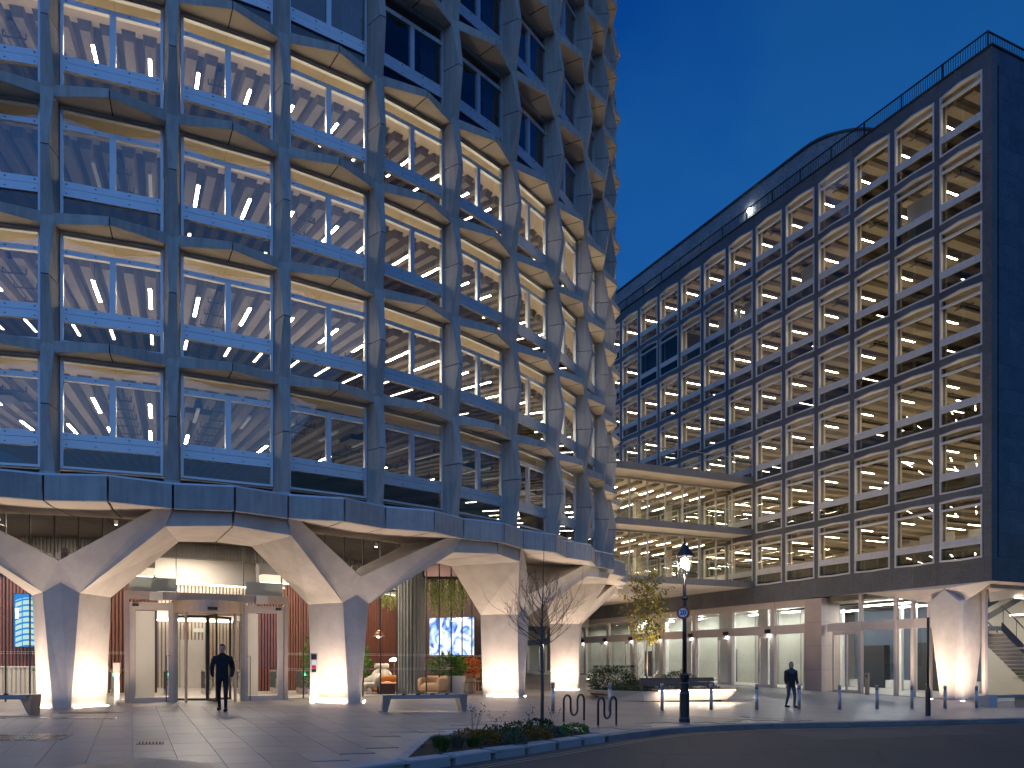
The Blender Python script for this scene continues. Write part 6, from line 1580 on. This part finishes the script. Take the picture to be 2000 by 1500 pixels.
def person(x, y, rz, H, label, coat, leg, stride, female=False, bag=True):
    t = thing('person', label, 'person', (x, y, G(x, y) + .008), rz, None); s = H / 1.75
    def P(*v): return tuple(q * s for q in v)
    st = stride
    # body: pelvis root, spine, neck, head base, arms, legs; facing -y
    J = [P(0, 0, .95, .145, .115), P(0, .0, 1.15, .14, .10), P(0, -.01, 1.35, .165, .105), P(0, 0, 1.46, .10, .08), P(0, 0, 1.53, .052), P(0, -.015, 1.60, .055),
         P(.185, 0, 1.40, .062), P(.245, .02 + st * .10, 1.13, .048), P(.235, -.06 - st * .05, .90, .036), P(-.185, 0, 1.40, .062), P(-.245, .02 - st * .12, 1.13, .048), P(-.235, -.06 + st * .10, .90, .036),
         P(.095, 0, .86, .092), P(.10, -.03 - st * .18, .50, .062), P(.10, .02 - st * .26, .10, .042), P(.105, -.05 - st * .27, .035, .036), P(.11, -.13 - st * .27, .03, .03),
         P(-.095, 0, .86, .092), P(-.10, -.01 + st * .08, .50, .062), P(-.10, .06 + st * .34, .12, .042), P(-.105, .0 + st * .36, .045, .036), P(-.11, -.09 + st * .36, .03, .03)]
    E_ = [(0, 1), (1, 2), (2, 3), (3, 4), (4, 5), (3, 6), (6, 7), (7, 8), (3, 9), (9, 10), (10, 11), (0, 12), (12, 13), (13, 14), (14, 15), (15, 16), (0, 17), (17, 18), (18, 19), (19, 20), (20, 21)]
    skinned('body', J, E_, t, leg)
    # coat shell over torso, arms and hips
    C = [P(0, 0, .80, .185, .15), P(0, 0, 1.0, .17, .135), P(0, 0, 1.18, .165, .125), P(0, -.01, 1.36, .185, .125), P(0, 0, 1.47, .10, .085), P(.20, 0, 1.40, .08), P(.255, .02 + st * .10, 1.13, .064), P(.245, -.05 - st * .05, .93, .052), P(-.20, 0, 1.40, .08), P(-.255, .02 - st * .12, 1.13, .064), P(-.245, -.05 + st * .1, .93, .052)]
    skinned('coat', C, [(0, 1), (1, 2), (2, 3), (3, 4), (3, 5), (5, 6), (6, 7), (3, 8), (8, 9), (9, 10)], t, coat, root=1)
    # head with nose, ears, hair
    bm = bmesh.new(); bmesh.ops.create_uvsphere(bm, u_segments=20, v_segments=16, radius=1)
    for v in bm.verts:
        z = v.co.z; v.co.x *= .073 * (1 - .18 * max(0, -z)); v.co.y *= .093; v.co.z *= .118
        if v.co.y < -.07 and abs(v.co.x) < .02 and -.035 < v.co.z < .02: v.co.y -= .02 * (1 - abs(v.co.x) / .02)
        if v.co.y < -.06 and .005 < v.co.z < .035 and .018 < abs(v.co.x) < .05: v.co.y += .007
        if v.co.z < -.06 and v.co.y < 0: v.co.y -= .008
    me = bpy.data.meshes.new('head'); bm.to_mesh(me); bm.free(); me.materials.append(MATS['skin']); me.polygons.foreach_set('use_smooth', [True] * len(me.polygons))
    h = put(me, 'head', t, P(0, -.02, 1.645), scale=(s, s, s))
    for sx in (-1, 1):
        mb = MB(); mb.cbox((sx * .074, .005, -.005), (.014, .03, .055)); mb.build('ear', 'skin', h)
        mb = MB(); mb.cbox((sx * .030, -.082, .014), (.018, .010, .008)); mb.build('eye', 'black_matt', h)
    mb = MB(); mb.cbox((0, -.087, -.058), (.04, .010, .008)); mb.build('mouth', 'stem_brown', h)
    bm = bmesh.new(); bmesh.ops.create_uvsphere(bm, u_segments=18, v_segments=14, radius=1)
    for v in bm.verts:
        v.co.x *= .084; v.co.y *= .104; v.co.z *= .124
        if v.co.y < -.02 and v.co.z < .055: v.co.y = max(v.co.y, -.02)
        if v.co.z < -.05: v.co.z = -.05 if not female else v.co.z * 1.5
        v.co += Vector((math.sin(v.co.z * 90) * .002, .008, .012))
    me = bpy.data.meshes.new('hair'); bm.to_mesh(me); bm.free(); me.materials.append(MATS['hair_dark']); me.polygons.foreach_set('use_smooth', [True] * len(me.polygons)); put(me, 'hair', h)
    # hands
    for sx, jx in ((1, 8), (-1, 11)):
        w = Vector(J[jx][:3]); HJ = [(*w, .026 * s, .018 * s), (w.x, w.y - .01 * s, w.z - .07 * s, .034 * s, .016 * s)]; HE = [(0, 1)]
        for f in range(4):
            a = len(HJ); fx_ = (-.027 + f * .018) * s; L_ = (.07, .08, .075, .058)[f] * s
            HJ += [(w.x + fx_ * .2, w.y - .01 * s + fx_, w.z - .105 * s, .009 * s), (w.x - sx * .008 * s, w.y - .015 * s + fx_, w.z - .105 * s - L_ * .55, .008 * s), (w.x - sx * .022 * s, w.y - .02 * s + fx_, w.z - .105 * s - L_, .007 * s)]; HE += [(1, a), (a, a + 1), (a + 1, a + 2)]
        a = len(HJ); HJ += [(w.x - sx * .01 * s, w.y - .045 * s, w.z - .05 * s, .010 * s), (w.x - sx * .02 * s, w.y - .06 * s, w.z - .095 * s, .008 * s)]; HE += [(0, a), (a, a + 1)]
        skinned('hand', HJ, HE, t, 'skin', sub=1)
    for sx, jx in ((1, 15), (-1, 20)):
        w = Vector(J[jx][:3]); mb = MB(); rbox(mb, (w.x, w.y - .03 * s, w.z + .012 * s), (.095 * s, .27 * s, .085 * s), .035 * s); mb.build('shoe', 'cloth_black', t, smooth=True)
    if bag:
        mb = MB(); rbox(mb, (0, .20 * s, 1.22 * s), (.32 * s, .17 * s, .46 * s), .07 * s); mb.build('backpack', 'cloth_black', t, smooth=True)
    return t
person(-7.71, 21.37, .25, 1.77, 'person in a long black coat walking out of the revolving door', 'cloth_black', 'cloth_black', .75, bag=False)
person(9.93, 28.56, .25, 1.62, 'person in a dark coat and blue jeans carrying a backpack between bollards', 'cloth_dark', 'denim', .35, female=True)
